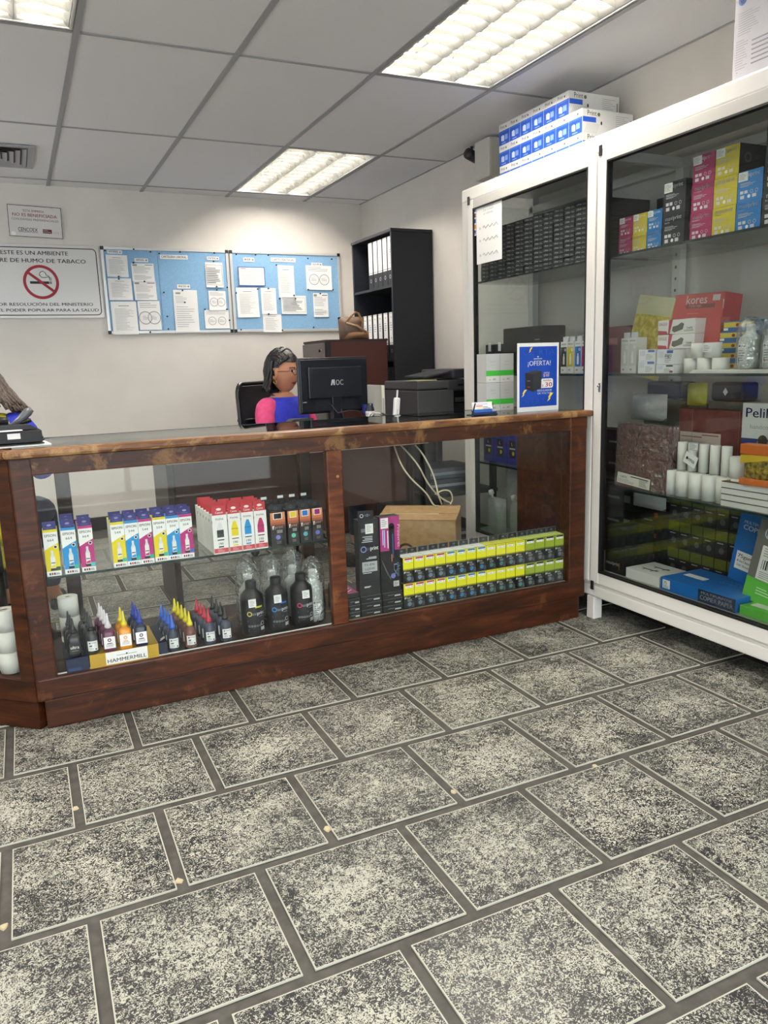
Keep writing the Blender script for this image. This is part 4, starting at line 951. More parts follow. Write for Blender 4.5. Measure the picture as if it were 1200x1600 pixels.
def pillow(b, w_, h_, d_, m, z0=0, k=.0, seed=2):
    r_ = random.Random(seed); v = []; f = []; N = 9
    for sgn in (-1, 1):
        for i in range(N):
            for j in range(N):
                u, t_ = i/(N-1), j/(N-1); th = d_/2*(math.sin(PI*u)**.5)*(math.sin(PI*t_)**.6)*(1+r_.uniform(-k, k)); v.append((u*w_, sgn*th, z0+t_*h_))
    for s_ in range(2):
        for i in range(N-1):
            for j in range(N-1):
                a_ = s_*N*N+i*N+j; f.append((a_, a_+N, a_+N+1, a_+1) if s_ == 0 else (a_, a_+1, a_+N+1, a_+N))
    return b.add(v, f, m, True)
pillow(b, .15, .125, .04, noisy('rubber bands', '4a3a10', 'b09a3a', 70, .5, .6), 0, .2); b.build('rubber_bands', o)
MB().box(-.004, -.021, .102, .154, .021, .138, P('c4662a', rough=.3), .004).box(-.002, -.022, -.004, .152, .022, .02, P('c4662a', rough=.3), .004).build('printed_ends', o); MB().prism([(.0, .07), (.15, .095), (.15, .105), (.0, .10)], -.0215, -.0205, P('c9a62c')).build('printed_band', o)
# things at the back of the lower shelf
GLY = P('a8a52c', rough=.3)
for y, w_, m_, wd in ((2.555, .20, P('16234a', rough=.3), 'dark blue boxed item at the back of the lower shelf, behind the wrapped folders'), (2.21, .155, P('1d222e', rough=.3), 'slate boxed item with a white diamond at the back of the lower shelf')):
    o = goods('pencil_case', 'case', wd, 2.47, y, .955); MB().box(0, 0, 0, w_, .08, .072, m_, .012).build('case_body', o)
    if 'diamond' in wd: MB().poly([(.07, .02), (.082, .035), (.07, .052), (.058, .035)], -.0008, WHITE).build('diamond_print', o)
    o = goods('carton_box', 'box', 'grey carton at the back below the %s item' % ('dark blue' if 'dark blue' in wd else 'slate'), 2.46, y, ZL); MB().box(0, 0, 0, w_, .1, .354, P('56584f')).build('carton_body', o)
o = goods('cloth_bundle', 'cloth', 'crumpled yellow packet at the back of the lower shelf', 2.46, 2.318, .935); b = MB(); pillow(b, .10, .09, .05, GLY, 0, .35, 4); b.build('packet', o)
o = goods('carton_box', 'box', 'narrow grey carton below the crumpled yellow packet', 2.46, 2.315, ZL); MB().box(0, 0, 0, .095, .1, .334, P('4c4e48')).build('carton_body', o)
def bag(x, y, z, w_, h_, wd, seed, m=FILM_M):
    o = goods('plastic_bag', 'bag', wd, x, y, z); b = MB(); pillow(b, w_, h_, .07, m, 0, .35, seed); b.build('film', o); return o
bag(2.39, 2.555, .87, .20, .11, 'clear plastic bag resting above the wrapped folders', 11)
# blue label boxes through the first door
BX = P('2a2a86', rough=.45)
for q in range(6):
    o = goods('toner_carton', 'box', 'blue carton with black label, low in the cabinet, %s from far end' % ORD[q], 2.285, 3.565-q*.112, ZL+.002)
    o['group'] = 'blue cartons on the lower cabinet shelf'
    MB().box(0, 0, 0, .108, .2, .155, BX).build('carton_body', o); b = MB().rect(.02, .035, .075, .125, -.0006, P('121318')).disc(.055, .058, .011, -.001, P('b9bc2a'), 12).rect(.022, .078, .073, .086, -.001, P('b9bac0')).text('L', .045, .098, .016, -.001, PAPER, True); b.build('printed_label', o)
# bottom deck
ZB = .2155
def pouch(y, wd, seed):
    o = goods('refill_pouch', 'pouch', wd, 2.27, y, ZB); b = MB(); pillow(b, .17, .20, .06, FILM_M, 0, .15, seed); b.build('pouch_film', o)
    MB().at(.045, 0, .192, 0, -.0, -.5).lathe([(.007, 0), (.007, .02), (.014, .021), (.014, .043), (.012, .045)], P('dedfdd', rough=.3), 14).build('spout_cap', o); return o
pouch(3.50, 'clear refill pouch with white cap on the cabinet bottom, farther one', 3); pouch(3.29, 'clear refill pouch with white cap on the cabinet bottom, nearer one', 4)
for q in range(3): bag(2.40, 3.52-q*.25, ZB, .22, .34, 'crumpled clear bag in the first cabinet bay, %s from far end' % ORD[q], 20+q)
for tier in range(3):
    for q in range(8):
        o = goods('ink_cartridge_box', 'ink cartridge box', 'dark lime-banded cartridge box, %s tier, %s from the middle post' % (['lower', 'middle', 'upper'][tier], ORD[q]), 2.47, 2.40-q*.062, ZB+tier*.117)
        o['group'] = 'dark lime cartridge boxes in the cabinet bottom'
        MB().box(0, 0, 0, .060, .09, .116, P('101113')).rect(.001, .07, .059, .112, -.0005, P('4e5518')).build('carton_body', o); MB().disc(.032, .03, .013, -.001, P('46494c'), 12).rect(.01, .058, .04, .062, -.001, GREYP).build('front_print', o)
o = goods('toner_carton', 'box', 'black carton lettered maxiprint at the cabinet bottom beside the middle post', 2.262, 2.555, ZB); MB().box(0, 0, 0, .12, .16, .20, P('0f1012')).build('carton_body', o); MB().text('maxiprint', .05, .035, .016, -.0006, P('c9c9cc'), True, w=.085).rect(.085, .02, .09, .05, -.0008, P('b8502a')).build('front_print', o)
o = goods('carton_box', 'box', 'flat white carton with two dark dog silhouettes at the cabinet bottom', 2.262, 2.425, ZB)
b = MB().box(0, 0, 0, .19, .16, .042, P('d6d5d0')); b.build('carton_body', o)
b2 = MB()
for ox, oy in ((.05, .05), (.065, .10)):
    for a_ in ((0, 0, .06, .008), (.052, .004, .07, .016), (.004, -.012, .009, 0), (.048, -.012, .053, 0), (-.014, .004, 0, .008)): b2.box(ox+a_[0], oy+a_[1], .0421, ox+a_[2], oy+a_[3], .0424, INK)
b2.build('dog_print', o)
CB = P('1767b4', rough=.35)
o = goods('paper_ream', 'paper ream', 'blue wrapped paper ream lying flat at the cabinet bottom', 2.255, 2.222, ZB, .0)
MB().box(0, 0, 0, .36, .22, .052, CB, .002).build('wrapper', o)
b = MB().rect(.012, .010, .05, .044, -.0008, PAPER).text('75', .026, .026, .013, -.0012, INK, True, w=.016).lines(.015, .012, .045, .024, -.0012, INK, 3).rect(.19, .0015, .36, .0505, -.0008, P('16294a')).text('MULTIPURPOSE', .275, .034, .010, -.0012, PAPER, True, w=.14).text('COPIER PAPER', .275, .012, .018, -.0012, PAPER, True, w=.15)
b.box(.03, .09, .0521, .13, .125, .0525, PAPER); b.build('printed_label', o)
g = MB().text('MULTIPURPOSE', .25, .0, .016, 0, P('7fb0e0'), True, w=.15).text('COPIER PAPER', .25, -.028, .02, 0, P('8fbce8'), True, w=.15); g.v = [(x, .15+z, .0526) for x, y, z in g.v]; g.build('top_print', o)
o = goods('paper_ream', 'paper ream', 'blue paper ream standing upright and leaning, lettered for legal paper', 2.42, 2.09, ZB, .0)
b = MB().at(.03, .02, .06, 0, -.06, .13).box(0, 0, 0, .235, .05, .335, CB, .002).box(.0, -.0008, .285, .235, .0, .3352, P('b9bab6')); b.build('wrapper', o)
b = MB().at(.03, .02, .06, 0, -.06, .13).text('MULTIPURPOSE PREMIUM', .125, .232, .012, -.0018, P('b9d2ea'), True, w=.20).text('COPIER PAPER', .125, .208, .020, -.0018, WHITE, True, w=.20).text('LEGAL', .17, .180, .017, -.0018, WHITE, True, w=.09).rect(.02, .05, .10, .12, -.0018, PAPER).text('75gsm', .06, .096, .015, -.0022, INK, True, w=.066).text('8.5x13inch', .06, .078, .010, -.0022, INK, True, w=.066).text('500 Sheets', .06, .062, .009, -.0022, INK, False, w=.062)
b.build('front_print', o)
o = goods('paper_ream', 'paper ream', 'pale ream lying under the leaning blue ream', 2.40, 2.09, ZB); MB().box(0, 0, 0, .27, .16, .046, P('c9c7c0')).build('wrapper', o)
for q in range(2):
    if q == 0:
        o = goods('paper_ream', 'paper ream', 'green banded paper ream lying flat at the picture edge', 2.262, 1.85, ZB); MB().box(0, 0, 0, .30, .21, .035, P('55a83a', rough=.35), .002).box(.02, .03, .035, .2, .12, .0356, P('c9cfc2')).build('wrapper', o)
    else:
        o = goods('paper_ream', 'paper ream', 'grey and green paper ream with barcode slip leaning at the picture edge', 2.33, 1.93, ZB+.037)
        T = dict(rz=0, rx=-.12, ry=.12)
        b = MB().at(.03, .0, .005, **T).box(0, 0, 0, .23, .04, .30, P('6c6b66', rough=.4), .002).rect(0, .0, .23, .085, -.0008, P('58ad3c')); b.build('wrapper', o)
        b = MB().at(.03, .0, .005, **T).disc(.05, .255, .021, -.0012, P('b9bcc4'), 20).text('hp', .05, .245, .024, -.0016, P('4f525a'), True, w=.026).rect(.035, .085, .23, .21, -.0014, P('d9d9d2')).lines(.045, .17, .2, .205, -.0018, GREYP, 4)
        for q_ in range(14): b.rect(.048+q_*.008, .125, .048+q_*.008+(.002+.002*(q_ % 3)), .16, -.0018, INK)
        b.lines(.045, .09, .19, .118, -.0018, GREYP, 4).lines(.05, .03, .12, .06, -.0014, P('bfe0b0'), 3); b.build('front_print', o)
for q in range(3):
    o = goods('carton_box', 'box', 'black carton in the pile beside the middle post at the cabinet bottom, %s up' % ORD[q], 2.44, 2.545-q*.006, ZB+q*.092)
    MB().box(0, 0, 0, .13, .14, .091, P('101114')).build('carton_body', o); MB().rect(.02, .03, .07, .036, -.0005, P('5c5e62')).rect(.08, .05, .10, .07, -.0005, P('7a3a22')).build('front_print', o)
for q in range(2): bag(2.40, 2.54-q*.20, ZB+.278+q*.075, .19, .095 if q == 0 else .10, 'crumpled clear bag over the black cartons at the cabinet bottom, %s from the middle post' % ORD[q], 40+q)
DK = ['14161b', '23262c', '1a2130', '2b2422']  # invented filler cartons, added to darken the background of the first bay
for z, n0, wd in ((ZB, 3, 'bottom deck'), (ZL, 1, 'lower shelf'), (ZM, 1, 'middle shelf')):
    for i in range(4):
        for j in range(n0 if z != ZL else 2):
            if z == ZM and i == 3: continue
            hh = .11 if z == ZB else .15 if z == ZM else .10
            o = goods('carton_box', 'box', 'dark filler carton added to darken the back of the first bay, %s, %s file, %s up' % (wd, ORD[i], ORD[j]), 2.50, 3.52-i*.225, z+(.0 if z != ZL else .158*0)+j*(hh+.001)+(0 if z != ZL else 0))
            MB().box(0, 0, 0, .21, .09, hh, P(DK[(i+j) % 4])).build('carton_body', o); MB().rect(.03, hh*.4, .11, hh*.5, -.0005, P('6a6c70')).rect(.14, hh*.3, .18, hh*.6, -.0005, P('7b7d80')).build('front_print', o)
o = goods('carton_box', 'box', 'flat reddish box at the back of the middle shelf behind the boxed ink bottles', 2.46, 2.93, ZM); MB().box(0, 0, 0, .30, .12, .20, P('6a3236')).build('carton_body', o); MB().rect(.02, .12, .2, .15, -.0005, P('9a5a5c')).build('front_print', o)
# printed sheet and cartons on top of the cabinet
o = goods('notice_sheet', 'notice', 'clear sleeve with a printed sheet standing on the cabinet top', 2.225, 1.966, 2.002)
MB().box(0, 0, 0, .235, .001, .33, P('c9c7cc', rough=.25)).build('paper', o)
b = MB().disc(.028, .235, .016, -.0006, P('5f7fc0'), 20).text('hp', .028, .228, .017, -.001, P('d0d4e4'), True, w=.018).lines(.015, .13, .10, .2, -.0006, P('a5a3aa'), 10).lines(.01, .03, .06, .12, -.0006, P('a5a3aa'), 12).lines(.07, .03, .2, .11, -.0006, P('8a8890'), 6).disc(.018, .025, .0015, -.001, INK, 6); b.build('printed_text', o)
prx = thing('toner_carton', '', 'box')
PB = P('1f50b4', rough=.4)
MB().box(0, 0, 0, .0905, .285, .098, P('dcdcda')).build('carton_body', prx)
b = MB().rect(.0008, .0, .090, .066, -.0005, PB).text('Print', .030, .076, .016, -.0006, INK, False, w=.036).disc(.060, .081, .005, -.0006, P('3d5a34'), 10).rect(.002, .058, .084, .063, -.0009, P('3d70cc'))
b.poly([(.02, .02), (.045, .016), (.045, .040), (.035, .046), (.02, .042)], -.0009, P('c8d4ec')).rect(.05, .02, .075, .044, -.0009, P('7fa0dc')).rect(.024, .006, .06, .010, -.0009, P('8fb0e8')).build('front_print', prx)
b = MB().at(.0908, 0, 0, PI/2).text('Print', .052, .072, .022, -.0003, INK, False, w=.05).disc(.090, .079, .008, -.0003, P('4a6a3c'), 12).rect(.002, .045, .075, .066, -.0003, PB).disc(.105, .045, .005, -.0003, INK, 10, .008)
for q in range(7): b.rect(.185, .032+q*.008, .26-(q % 3)*.012, .0335+q*.008, -.0003, P('8b8b8b'))
for q in range(8): b.poly([(.01+q*.009, .0), (.012+q*.009, .0), (.03+q*.009, .04), (.028+q*.009, .04)], -.0003, P('b5b5b5'))
b.rect(.27, .02, .277, .07, -.0003, P('8b8b8b')); b.build('side_lettering', prx)
ps = Series(prx)
# two files: a front pile and the rows behind it
for tier, (n, yend) in enumerate(((7, 2.860), (7, 2.863), (6, 2.955))):
    z = 2.001+tier*.0985
    for q in range(n):
        ps((2.352, yend+(q+1)*.0915, z), FX, 'blue and white carton above the cabinet, %s tier, %s from near end' % (['bottom', 'middle', 'top'][tier], ORD[q]), 'blue and white cartons on the cabinet top')

# ================================================================ REAR WALL SIGNS AND BOARDS
def onwall(name, cat, label, x, z, ry=0, dx=.012): o = thing(name, label, cat, (x, YR-dx, z)); return o
SG = P('cfcdca', rough=.22, spec=.6)
t = onwall('wall_sign', 'sign', 'large white no-smoking sign with red barred circle on the rear wall', -.16, 1.52)
MB().box(0, 0, 0, .797, .006, .488, SG, .003).build('sign_plate', t)
b = MB()
def rframe(b, x0, z0, x1, z1, w, r, y, m):
    o_, i_ = [], []
    for cx, cz, a0 in ((x1-r, z1-r, 0), (x0+r, z1-r, PI/2), (x0+r, z0+r, PI), (x1-r, z0+r, 1.5*PI)):
        for q in range(5):
            a = a0+PI/2*q/4; o_.append((cx+r*math.cos(a), y, cz+r*math.sin(a))); i_.append((cx+(r-w)*math.cos(a), y, cz+(r-w)*math.sin(a)))
    n = len(o_); b.add(o_+i_, [(i, (i+1) % n, n+(i+1) % n, n+i) for i in range(n)], m)
rframe(b, .015, .018, .780, .468, .006, .03, -.0006, INK)
b.text('ESTE ES UN AMBIENTE', .385, .418, .027, -.0008, INK, True, w=.42).text('LIBRE DE HUMO DE TABACO', .405, .368, .027, -.0008, INK, True, w=.60)
b.text('POR RESOLUCI\u00d3N DEL MINISTERIO', .415, .083, .021, -.0008, INK, True, w=.62).text('DEL PODER POPULAR PARA LA SALUD', .425, .044, .021, -.0008, INK, True, w=.67)
b.ring(.405, .240, .094, .113, -.0012, P('9c2334'), 40)
c, q = math.cos(-.68), math.sin(-.68)
b.rect(.335, .228, .455, .245, -.0008, INK).rect(.458, .228, .463, .245, -.0008, INK).rect(.466, .228, .471, .245, -.0008, INK)
b.tube([(.470, -.0008, .25), (.470, -.0008, .268), (.455, -.0008, .275), (.430, -.0008, .270), (.410, -.0008, .272), (.398, -.0008, .288), (.405, -.0008, .305), (.422, -.0008, .312), (.438, -.0008, .300), (.440, -.0008, .285), (.455, -.0008, .283), (.463, -.0008, .25)], .002, INK, 4)
b.poly([(.405+c*dx-q*dz, .240+q*dx+c*dz) for dx, dz in ((-.1, -.009), (.1, -.009), (.1, .009), (-.1, .009))], -.0030, P('9c2334'))
b.build('sign_print', t)
t = onwall('wall_sign', 'sign', 'small black-framed white notice above the no-smoking sign', .078, 2.052); t.rotation_euler = (0, .03, 0)
MB().box(0, 0, 0, .34, .003, .21, P('cfcbc8', rough=.4)).build('sign_plate', t)
b = MB().frame(.004, .004, .336, .206, .0035, -.0012, -.0002, INK).text('\u201cESTA EMPRESA', .16, .165, .015, -.0005, P('6a3a40'), False, w=.135).text('NO ES BENEFICIADA', .17, .135, .021, -.0005, P('a02a3a'), True, w=.275).text('CON DIVISAS PREFERENCIALES', .17, .110, .014, -.0005, P('7a3a44'), False, w=.29)
b.text('CENCOEX', .12, .040, .025, -.0005, P('1c2238'), True, w=.12).rect(.06, .034, .18, .0365, -.0005, P('3a4a7a')).rect(.212, .034, .268, .06, -.0005, P('5a2a2e')).lines(.216, .038, .264, .057, -.0008, P('c0a0a0'), 2).text('I y II', .295, .035, .012, -.0005, GREYP, w=.03).disc(.03, .022, .014, -.0008, PAPER, 12)
b.build('sign_print', t)
# sign of the weapon-free zone, farther along the rear wall (out of the frame, mirrored in the cabinet glass)
t = onwall('wall_sign', 'sign', 'large white sign with a red barred circle over a pistol, farther along the rear wall', -1.62, 1.50)
MB().box(0, 0, 0, .75, .006, .50, SG, .003).build('sign_plate', t)
b = MB(); rframe(b, .015, .018, .735, .482, .006, .03, -.0006, INK)
b.text('ZONA LIBRE', .17, .40, .036, -.0008, INK, True, w=.22).text('DE ARMAS', .60, .40, .036, -.0008, INK, True, w=.20).text('POR RESOLUCI\u00d3N DEL MINISTERIO', .375, .075, .020, -.0008, INK, True, w=.6).text('DEL PODER POPULAR', .375, .042, .020, -.0008, INK, True, w=.4)
b.ring(.39, .26, .125, .150, -.0012, P('9c2334'), 40)
b.poly([(.30, .29), (.45, .29), (.47, .31), (.47, .27), (.46, .18), (.425, .18), (.42, .255), (.30, .262)], -.0008, INK); b.poly([(.39+.72*dx-(.69)*dz, .26+.69*dx+.72*dz) for dx, dz in ((-.13, -.011), (.13, -.011), (.13, .011), (-.13, .011))], -.003, P('9c2334'))
b.build('sign_print', t)

FELT = noisy('blue felt', '7fa9cd', '88b1d4', 90, .9, .1, .0006)
def board(x, w, title, tx, label):
    t = onwall('notice_board', 'notice board', label, x, 1.407, dx=.016)
    h = .60; MB().box(.01, .003, .01, w-.01, .012, h-.01, FELT).build('felt_panel', t)
    MB().frame(0, 0, w, h, .020, -.004, .014, P('c9c9c7', rough=.3, metal=.3), .002).build('frame', t)
    for cx, cz in ((0, 0), (w-.022, 0), (0, h-.022), (w-.022, h-.022)): MB().box(cx-.001, -.006, cz-.001, cx+.023, -.002, cz+.023, BLACK, .002).build('corner_cap', t)
    if tx > .45: MB().box(.388, .0015, .02, .3895, .003, h-.02, P('4a6a8c')).build('panel_seam', t)
    tt = MB().box(tx-.10, -.0006, .525, tx+.10, .0, .555, PAPER).text(title, tx, .533, .0165, -.001, INK, True, w=.18); tt.build('title_strip', t)
    return t
b1 = board(.648, .906, 'CARTELERA LABORAL', .505, 'blue felt notice board titled for labour matters, beside the no-smoking sign')
b2 = board(1.563, .893, 'CARTELERA FISCAL', .42, 'blue felt notice board titled for tax matters, nearer the bookcase')
PINM = P('16181c', rough=.3)
def sheet(bd, x0, z0, x1, z1, wd, kind='text', tilt=0., k=0, curl=True):
    bx_, bz_ = bd.location.x, bd.location.z
    w_, h_ = x1-x0, z1-z0
    t = thing('paper_sheet', wd, 'paper', (bx_+x0, YR-.0165-k*.0016, bz_+z0)); t.rotation_euler = (0, tilt, 0)
    v = []; n = 6
    for i in range(n+1):
        u = i/n; off = -.006*(1-u)**3 if curl else 0
        for x in (0, w_): v += [(x, off-.0008, u*h_), (x, off, u*h_)]
    f = []
    for i in range(n):
        a = 4*i; f += [(a, a+2, a+6, a+4), (a+1, a+5, a+7, a+3), (a, a+4, a+5, a+1), (a+2, a+3, a+7, a+6)]
    f += [(0, 1, 3, 2), (4*n, 4*n+2, 4*n+3, 4*n+1)]
    MB().add(v, f, PAPER).build('paper', t)
    b = MB(); r = random.Random(hash(wd) % 997 if False else len(wd)*7+int(x0*100)); y = -.0078 if curl else -.0012
    LT = P('9b9b9f'); 
    if kind == 'text': b.lines(w_*.12, h_*.12, w_*.88, h_*.80, -.0075, LT, max(4, int(h_/.011)), .22, r.randint(1, 99)); b.rect(w_*.3, h_*.86, w_*.7, h_*.88, -.0012, GREYP)
    elif kind == 'form': b.lines(w_*.08, h_*.45, w_*.92, h_*.85, -.003, LT, 6, .25).rect(w_*.05, h_*.86, w_*.25, h_*.95, -.0012, GREYP).rect(w_*.6, h_*.9, w_*.95, h_*.93, -.0012, INK).lines(w_*.08, h_*.08, w_*.92, h_*.35, -.0075, LT, 4, .3)
    elif kind == 'qr': 
        b.lines(w_*.08, h_*.1, w_*.9, h_*.62, -.0075, LT, 10, .22)
        b.rect(w_*.1, h_*.9, w_*.3, h_*.94, -.0012, GREYP); b.lines(w_*.08, h_*.68, w_*.6, h_*.86, -.0022, LT, 5, .25)
    elif kind == 'stamp':
        b.lines(w_*.08, h_*.75, w_*.92, h_*.95, -.0012, LT, 3, .3)
        for cx in (.3, .7): b.ring(w_*cx, h_*.42, h_*.20, h_*.225, -.006, P('8f9096'), 20).lines(w_*(cx-.12), h_*.35, w_*(cx+.12), h_*.5, -.0062, LT, 3, .3)
    elif kind == 'label': b.text('SENIAT', w_*.35, h_*.3, h_*.42, -.0012, INK, True, w=w_*.5).disc(w_*.8, h_*.5, h_*.25, -.0012, GREYP, 10)
    elif kind == 'table': b.frame(w_*.05, h_*.1, w_*.95, h_*.9, .002, -.0076, -.007, GREYP).lines(w_*.08, h_*.15, w_*.9, h_*.8, -.0077, P('77777b'), 9, .4)
    if b.v: b.build('printed_text', t)
    return t
def strip(bd, x0, z0, x1, z1, s_, wd):
    t = thing('label_strip', wd, 'label', (bd.location.x+x0, YR-.0165, bd.location.z+z0)); MB().box(0, -.0008, 0, x1-x0, 0, z1-z0, PAPER).build('paper', t)
    MB().text(s_, (x1-x0)*.42, (z1-z0)*.28, (z1-z0)*.55, -.0012, INK, True, w=(x1-x0)*.6).disc((x1-x0)*.86, (z1-z0)*.5, (z1-z0)*.28, -.0012, GREYP, 10).build('printed_text', t)
strip(b1, .045, .552, .145, .575, 'MTPPS', 'small label strip at the upper corner of the first notice board')
strip(b1, .225, .500, .320, .525, 'INPSASEL', 'small label strip above the second paper column of the first board')
strip(b1, .510, .320, .605, .348, 'INCES', 'small label strip lettered INCES in the middle of the first board')
strip(b1, .745, .525, .835, .550, 'IVSS', 'small label strip lettered IVSS above the last paper column')
for a in [(.030, .395, .175, .545, 'faint typed sheet, top of the first column on the first board', 'text'), (.030, .235, .190, .385, 'typed sheet, middle of the first column on the first board', 'text'), (.035, -.005, .210, .225, 'long typed sheet overlapping the frame in the first column', 'text'),
          (.200, .365, .355, .490, 'form sheet, top of the second column on the first board', 'form'), (.205, .235, .360, .365, 'typed sheet with dark foot, middle of the second column', 'form'), (.220, .025, .375, .230, 'sheet with a round stamp print, foot of the second column', 'stamp'),
          (.475, .010, .650, .310, 'tall sheet with codes under the middle label strip', 'qr'), (.725, .330, .855, .510, 'handwritten table sheet under the last label strip', 'table'), (.735, .165, .865, .305, 'sheet with a round emblem in the last column', 'stamp'), (.695, .030, .880, .165, 'wide sheet with two round emblems at the foot of the last column', 'stamp')]:
    sheet(b1, a[0], a[1], a[2], a[3], a[4], a[5], random.uniform(-.01, .015))
strip(b2, .105, .520, .190, .550, 'RIF', 'small label strip lettered RIF on the second board'); strip(b2, .650, .500, .740, .525, 'ADUM', 'small label strip near the upper far corner of the second board')
t = sheet(b2, .058, .345, .262, .480, 'blue-bordered certificate sheet at the upper part of the second board', 'qr')
MB().frame(-.002, -.002, .206, .137, .005, -.010, -.0095, P('2b479c')).build('blue_border', t)
for a in [(.370, .260, .500, .500, 'portrait letter sheet below the title of the second board', 'text'), (.600, .320, .815, .505, 'sheet with a large pale emblem at the upper end of the second board', 'stamp'),
          (.035, .040-.0, .205, .330, 'long letter sheet at the lower start of the second board', 'text'), (.225, .135, .345, .330, 'narrow letter sheet in the second column of the second board', 'text'), (.228, -.002, .378, .135, 'sheet below the narrow letter, touching the frame', 'text'),
          (.385, .135, .590, .275, 'wide ruled form sheet in the lower middle of the second board', 'table'), (.650, .110, .775, .295, 'receipt-like form sheet at the lower end of the second board', 'form')]:
    if a[4].startswith('long letter'): a = (a[0], .11, a[2], .330, a[4], a[5])
    sheet(b2, a[0], a[1], a[2], a[3], a[4], a[5], random.uniform(-.01, .015))
pin0 = None
def pins(bd, pts, which):
    global pin0
    for i, (x, z) in enumerate(pts):
        loc = (bd.location.x+x, YR-.0165, bd.location.z+z)
        wd = 'dark push pin on the %s notice board, %s, %s of six columns' % (which, ['bottom edge', 'lower half', 'middle', 'upper half', 'top edge'][min(4, int(z/.12))], ORD[min(5, int(x/.15))])
        if pin0 is None:
            pin0 = tag(MB().at(0, 0, 0, 0, PI/2).lathe([(.0016, 0), (.0016, .007), (.0062, .009), (.0062, .014), (.0045, .016)], PINM, 10).build('push_pin', None, loc), wd, 'push pin', 'push pins on the notice boards')
        else: dup(pin0, loc, 0, wd, 'push pins on the notice boards')
pins(b1, [(.105, .395), (.105, .38), (.215, .492), (.28, .365), (.40, .56), (.41, .29), (.42, .12), (.42, .03), (.545, .305), (.79, .515), (.80, .335), (.80, .31), (.865, .17), (.03, .57), (.34, .57), (.55, .575), (.80, .575), (.88, .33), (.88, .09), (.70, .17), (.225, .585), (.29, .01), (.555, .22)], 'first')
pins(b2, [(.05, .57), (.20, .57), (.30, .57), (.36, .50), (.62, .555), (.82, .555), (.50, .25), (.37, .25), (.49, .275), (.275, .135), (.03, .29), (.20, .32), (.285, .325), (.61, .32), (.82, .32), (.64, .03), (.38, .012), (.05, .02), (.71, .29)], 'second')

# ================================================================ BLACK BOOKCASE
BX0, BX1, BY0, BY1, BH = 2.345, XR-.008, 4.76, 5.42, 1.99
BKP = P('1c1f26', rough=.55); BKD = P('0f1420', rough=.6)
bc = thing('bookcase', 'tall black open bookcase against the wall, filled with box files', 'bookcase', (0, 0, 0))
def bb(name, *a, m=BKP): return MB().box(*a, m, .002).build(name, bc)
bb('side_panel', BX0, BY0, 0, BX1, BY0+.018, BH); bb('side_panel', BX0, BY1-.018, 0, BX1, BY1, BH); bb('top_panel', BX0-.004, BY0-.004, BH, BX1, BY1+.004, BH+.02)
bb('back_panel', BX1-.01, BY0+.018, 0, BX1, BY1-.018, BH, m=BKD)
for z in (1.655, 1.165, .78, .40, .06): bb('shelf', BX0+.003, BY0+.018, z-.018, BX1-.01, BY1-.018, z)
bf = thing('box_file', '', 'box file'); MB().box(0, 0, 0, .072, .28, .315, P('1d1e22', rough=.6)).build('file_body', bf)
b = MB().rect(.006, .110, .066, .305, -.0006, P('dedede')).rect(.006, .098, .066, .106, -.0006, P('dedede')).rect(.006, .307, .066, .312, -.0006, P('dedede')).ring(.036, .055, .009, .0125, -.0008, SILVER, 18).disc(.036, .055, .009, -.0007, P('08080a'), 14)
b.text('Nota', .036, .275, .014, -.0009, P('8f9258'), False, w=.03).lines(.018, .19, .054, .25, -.0009, GREYP, 4).rect(.025, .14, .047, .145, -.0009, GREYP); b.build('spine_label', bf)
fs = Series(bf)
for q, (y, dz) in enumerate([(5.175, 0), (5.095, .012), (5.02, .016), (4.942, -.0), (4.865, .0)]):
    o = fs((BX0+.02, y, 1.6555), FX, 'black box file on the upper bookcase shelf, %s from the far side' % ORD[q], 'box files in the bookcase')
for q in range(7):
    fs((BX0+.02, 5.392-q*.0865, 1.1655), FX, 'black box file on the second bookcase shelf, %s from the far side' % ORD[q], 'box files in the bookcase')
MAR = noisy('marbled paper', '101114', '5c5f62', 60, .5, .02, .001, 8.)
for q, y in enumerate((5.30, 5.10, 4.98)):
    t = thing('box_file', ['dark plain box file low in the bookcase', 'wide marbled archive box low in the bookcase', 'second marbled archive box low in the bookcase, nearest side'][q], 'box file', (BX0+.015, y, .7805), FX)
    MB().box(0, 0, 0, [.12, .115, .18][q], .26, .33 if q else .30, MAR if q else BKD, .002).build('file_body', t)
# drawer unit and bag behind the screen
BRN = P('6b6260', rough=.5)
t = thing('drawer_cabinet', 'low drawer cabinet with grey-brown fronts and reddish side beside the bookcase', 'cabinet', (1.87, 5.22, 0), FX)
MB().box(.0, .0, 0, .42, .44, 1.288, P('4a241c', rough=.5)).build('body', t); MB().box(-.004, -.006, 1.288, .424, .445, 1.302, P('2b2021')).build('top', t); MB().box(.41, -.006, 0, .4215, .0, 1.288, P('17131a')).build('corner_strip', t); MB().box(.4205, -.0, 0, .4215, .03, 1.288, P('17131a')).build('corner_strip', t)
for q in range(6):
    z1 = 1.282-q*.205; d = MB().box(.003, -.016, z1-(.100 if q == 0 else .2), .408, -.001, z1, BRN, .002).build('drawer', t) if q == 0 else MB().box(.003, -.016, z1+.1-.2, .408, -.001, z1+.1-.005, BRN, .002).build('drawer', t)
    if q == 0: MB().at(.34, -.016, 1.235, 0, PI/2).lathe([(.011, 0), (.011, .008), (.009, .010)], BLACK, 14).build('lock', d); MB().at(.37, -.016, 1.238, 0, PI/2).lathe([(.005, 0), (.005, .006)], SILVER, 10).build('key', d)
t = thing('handbag', 'brown leather handbag leaning beside the bookcase', 'handbag', (2.03, 4.97, 1.303))
LEA = P('6a5546', rough=.45); LEB = P('8f6a4c', rough=.5)
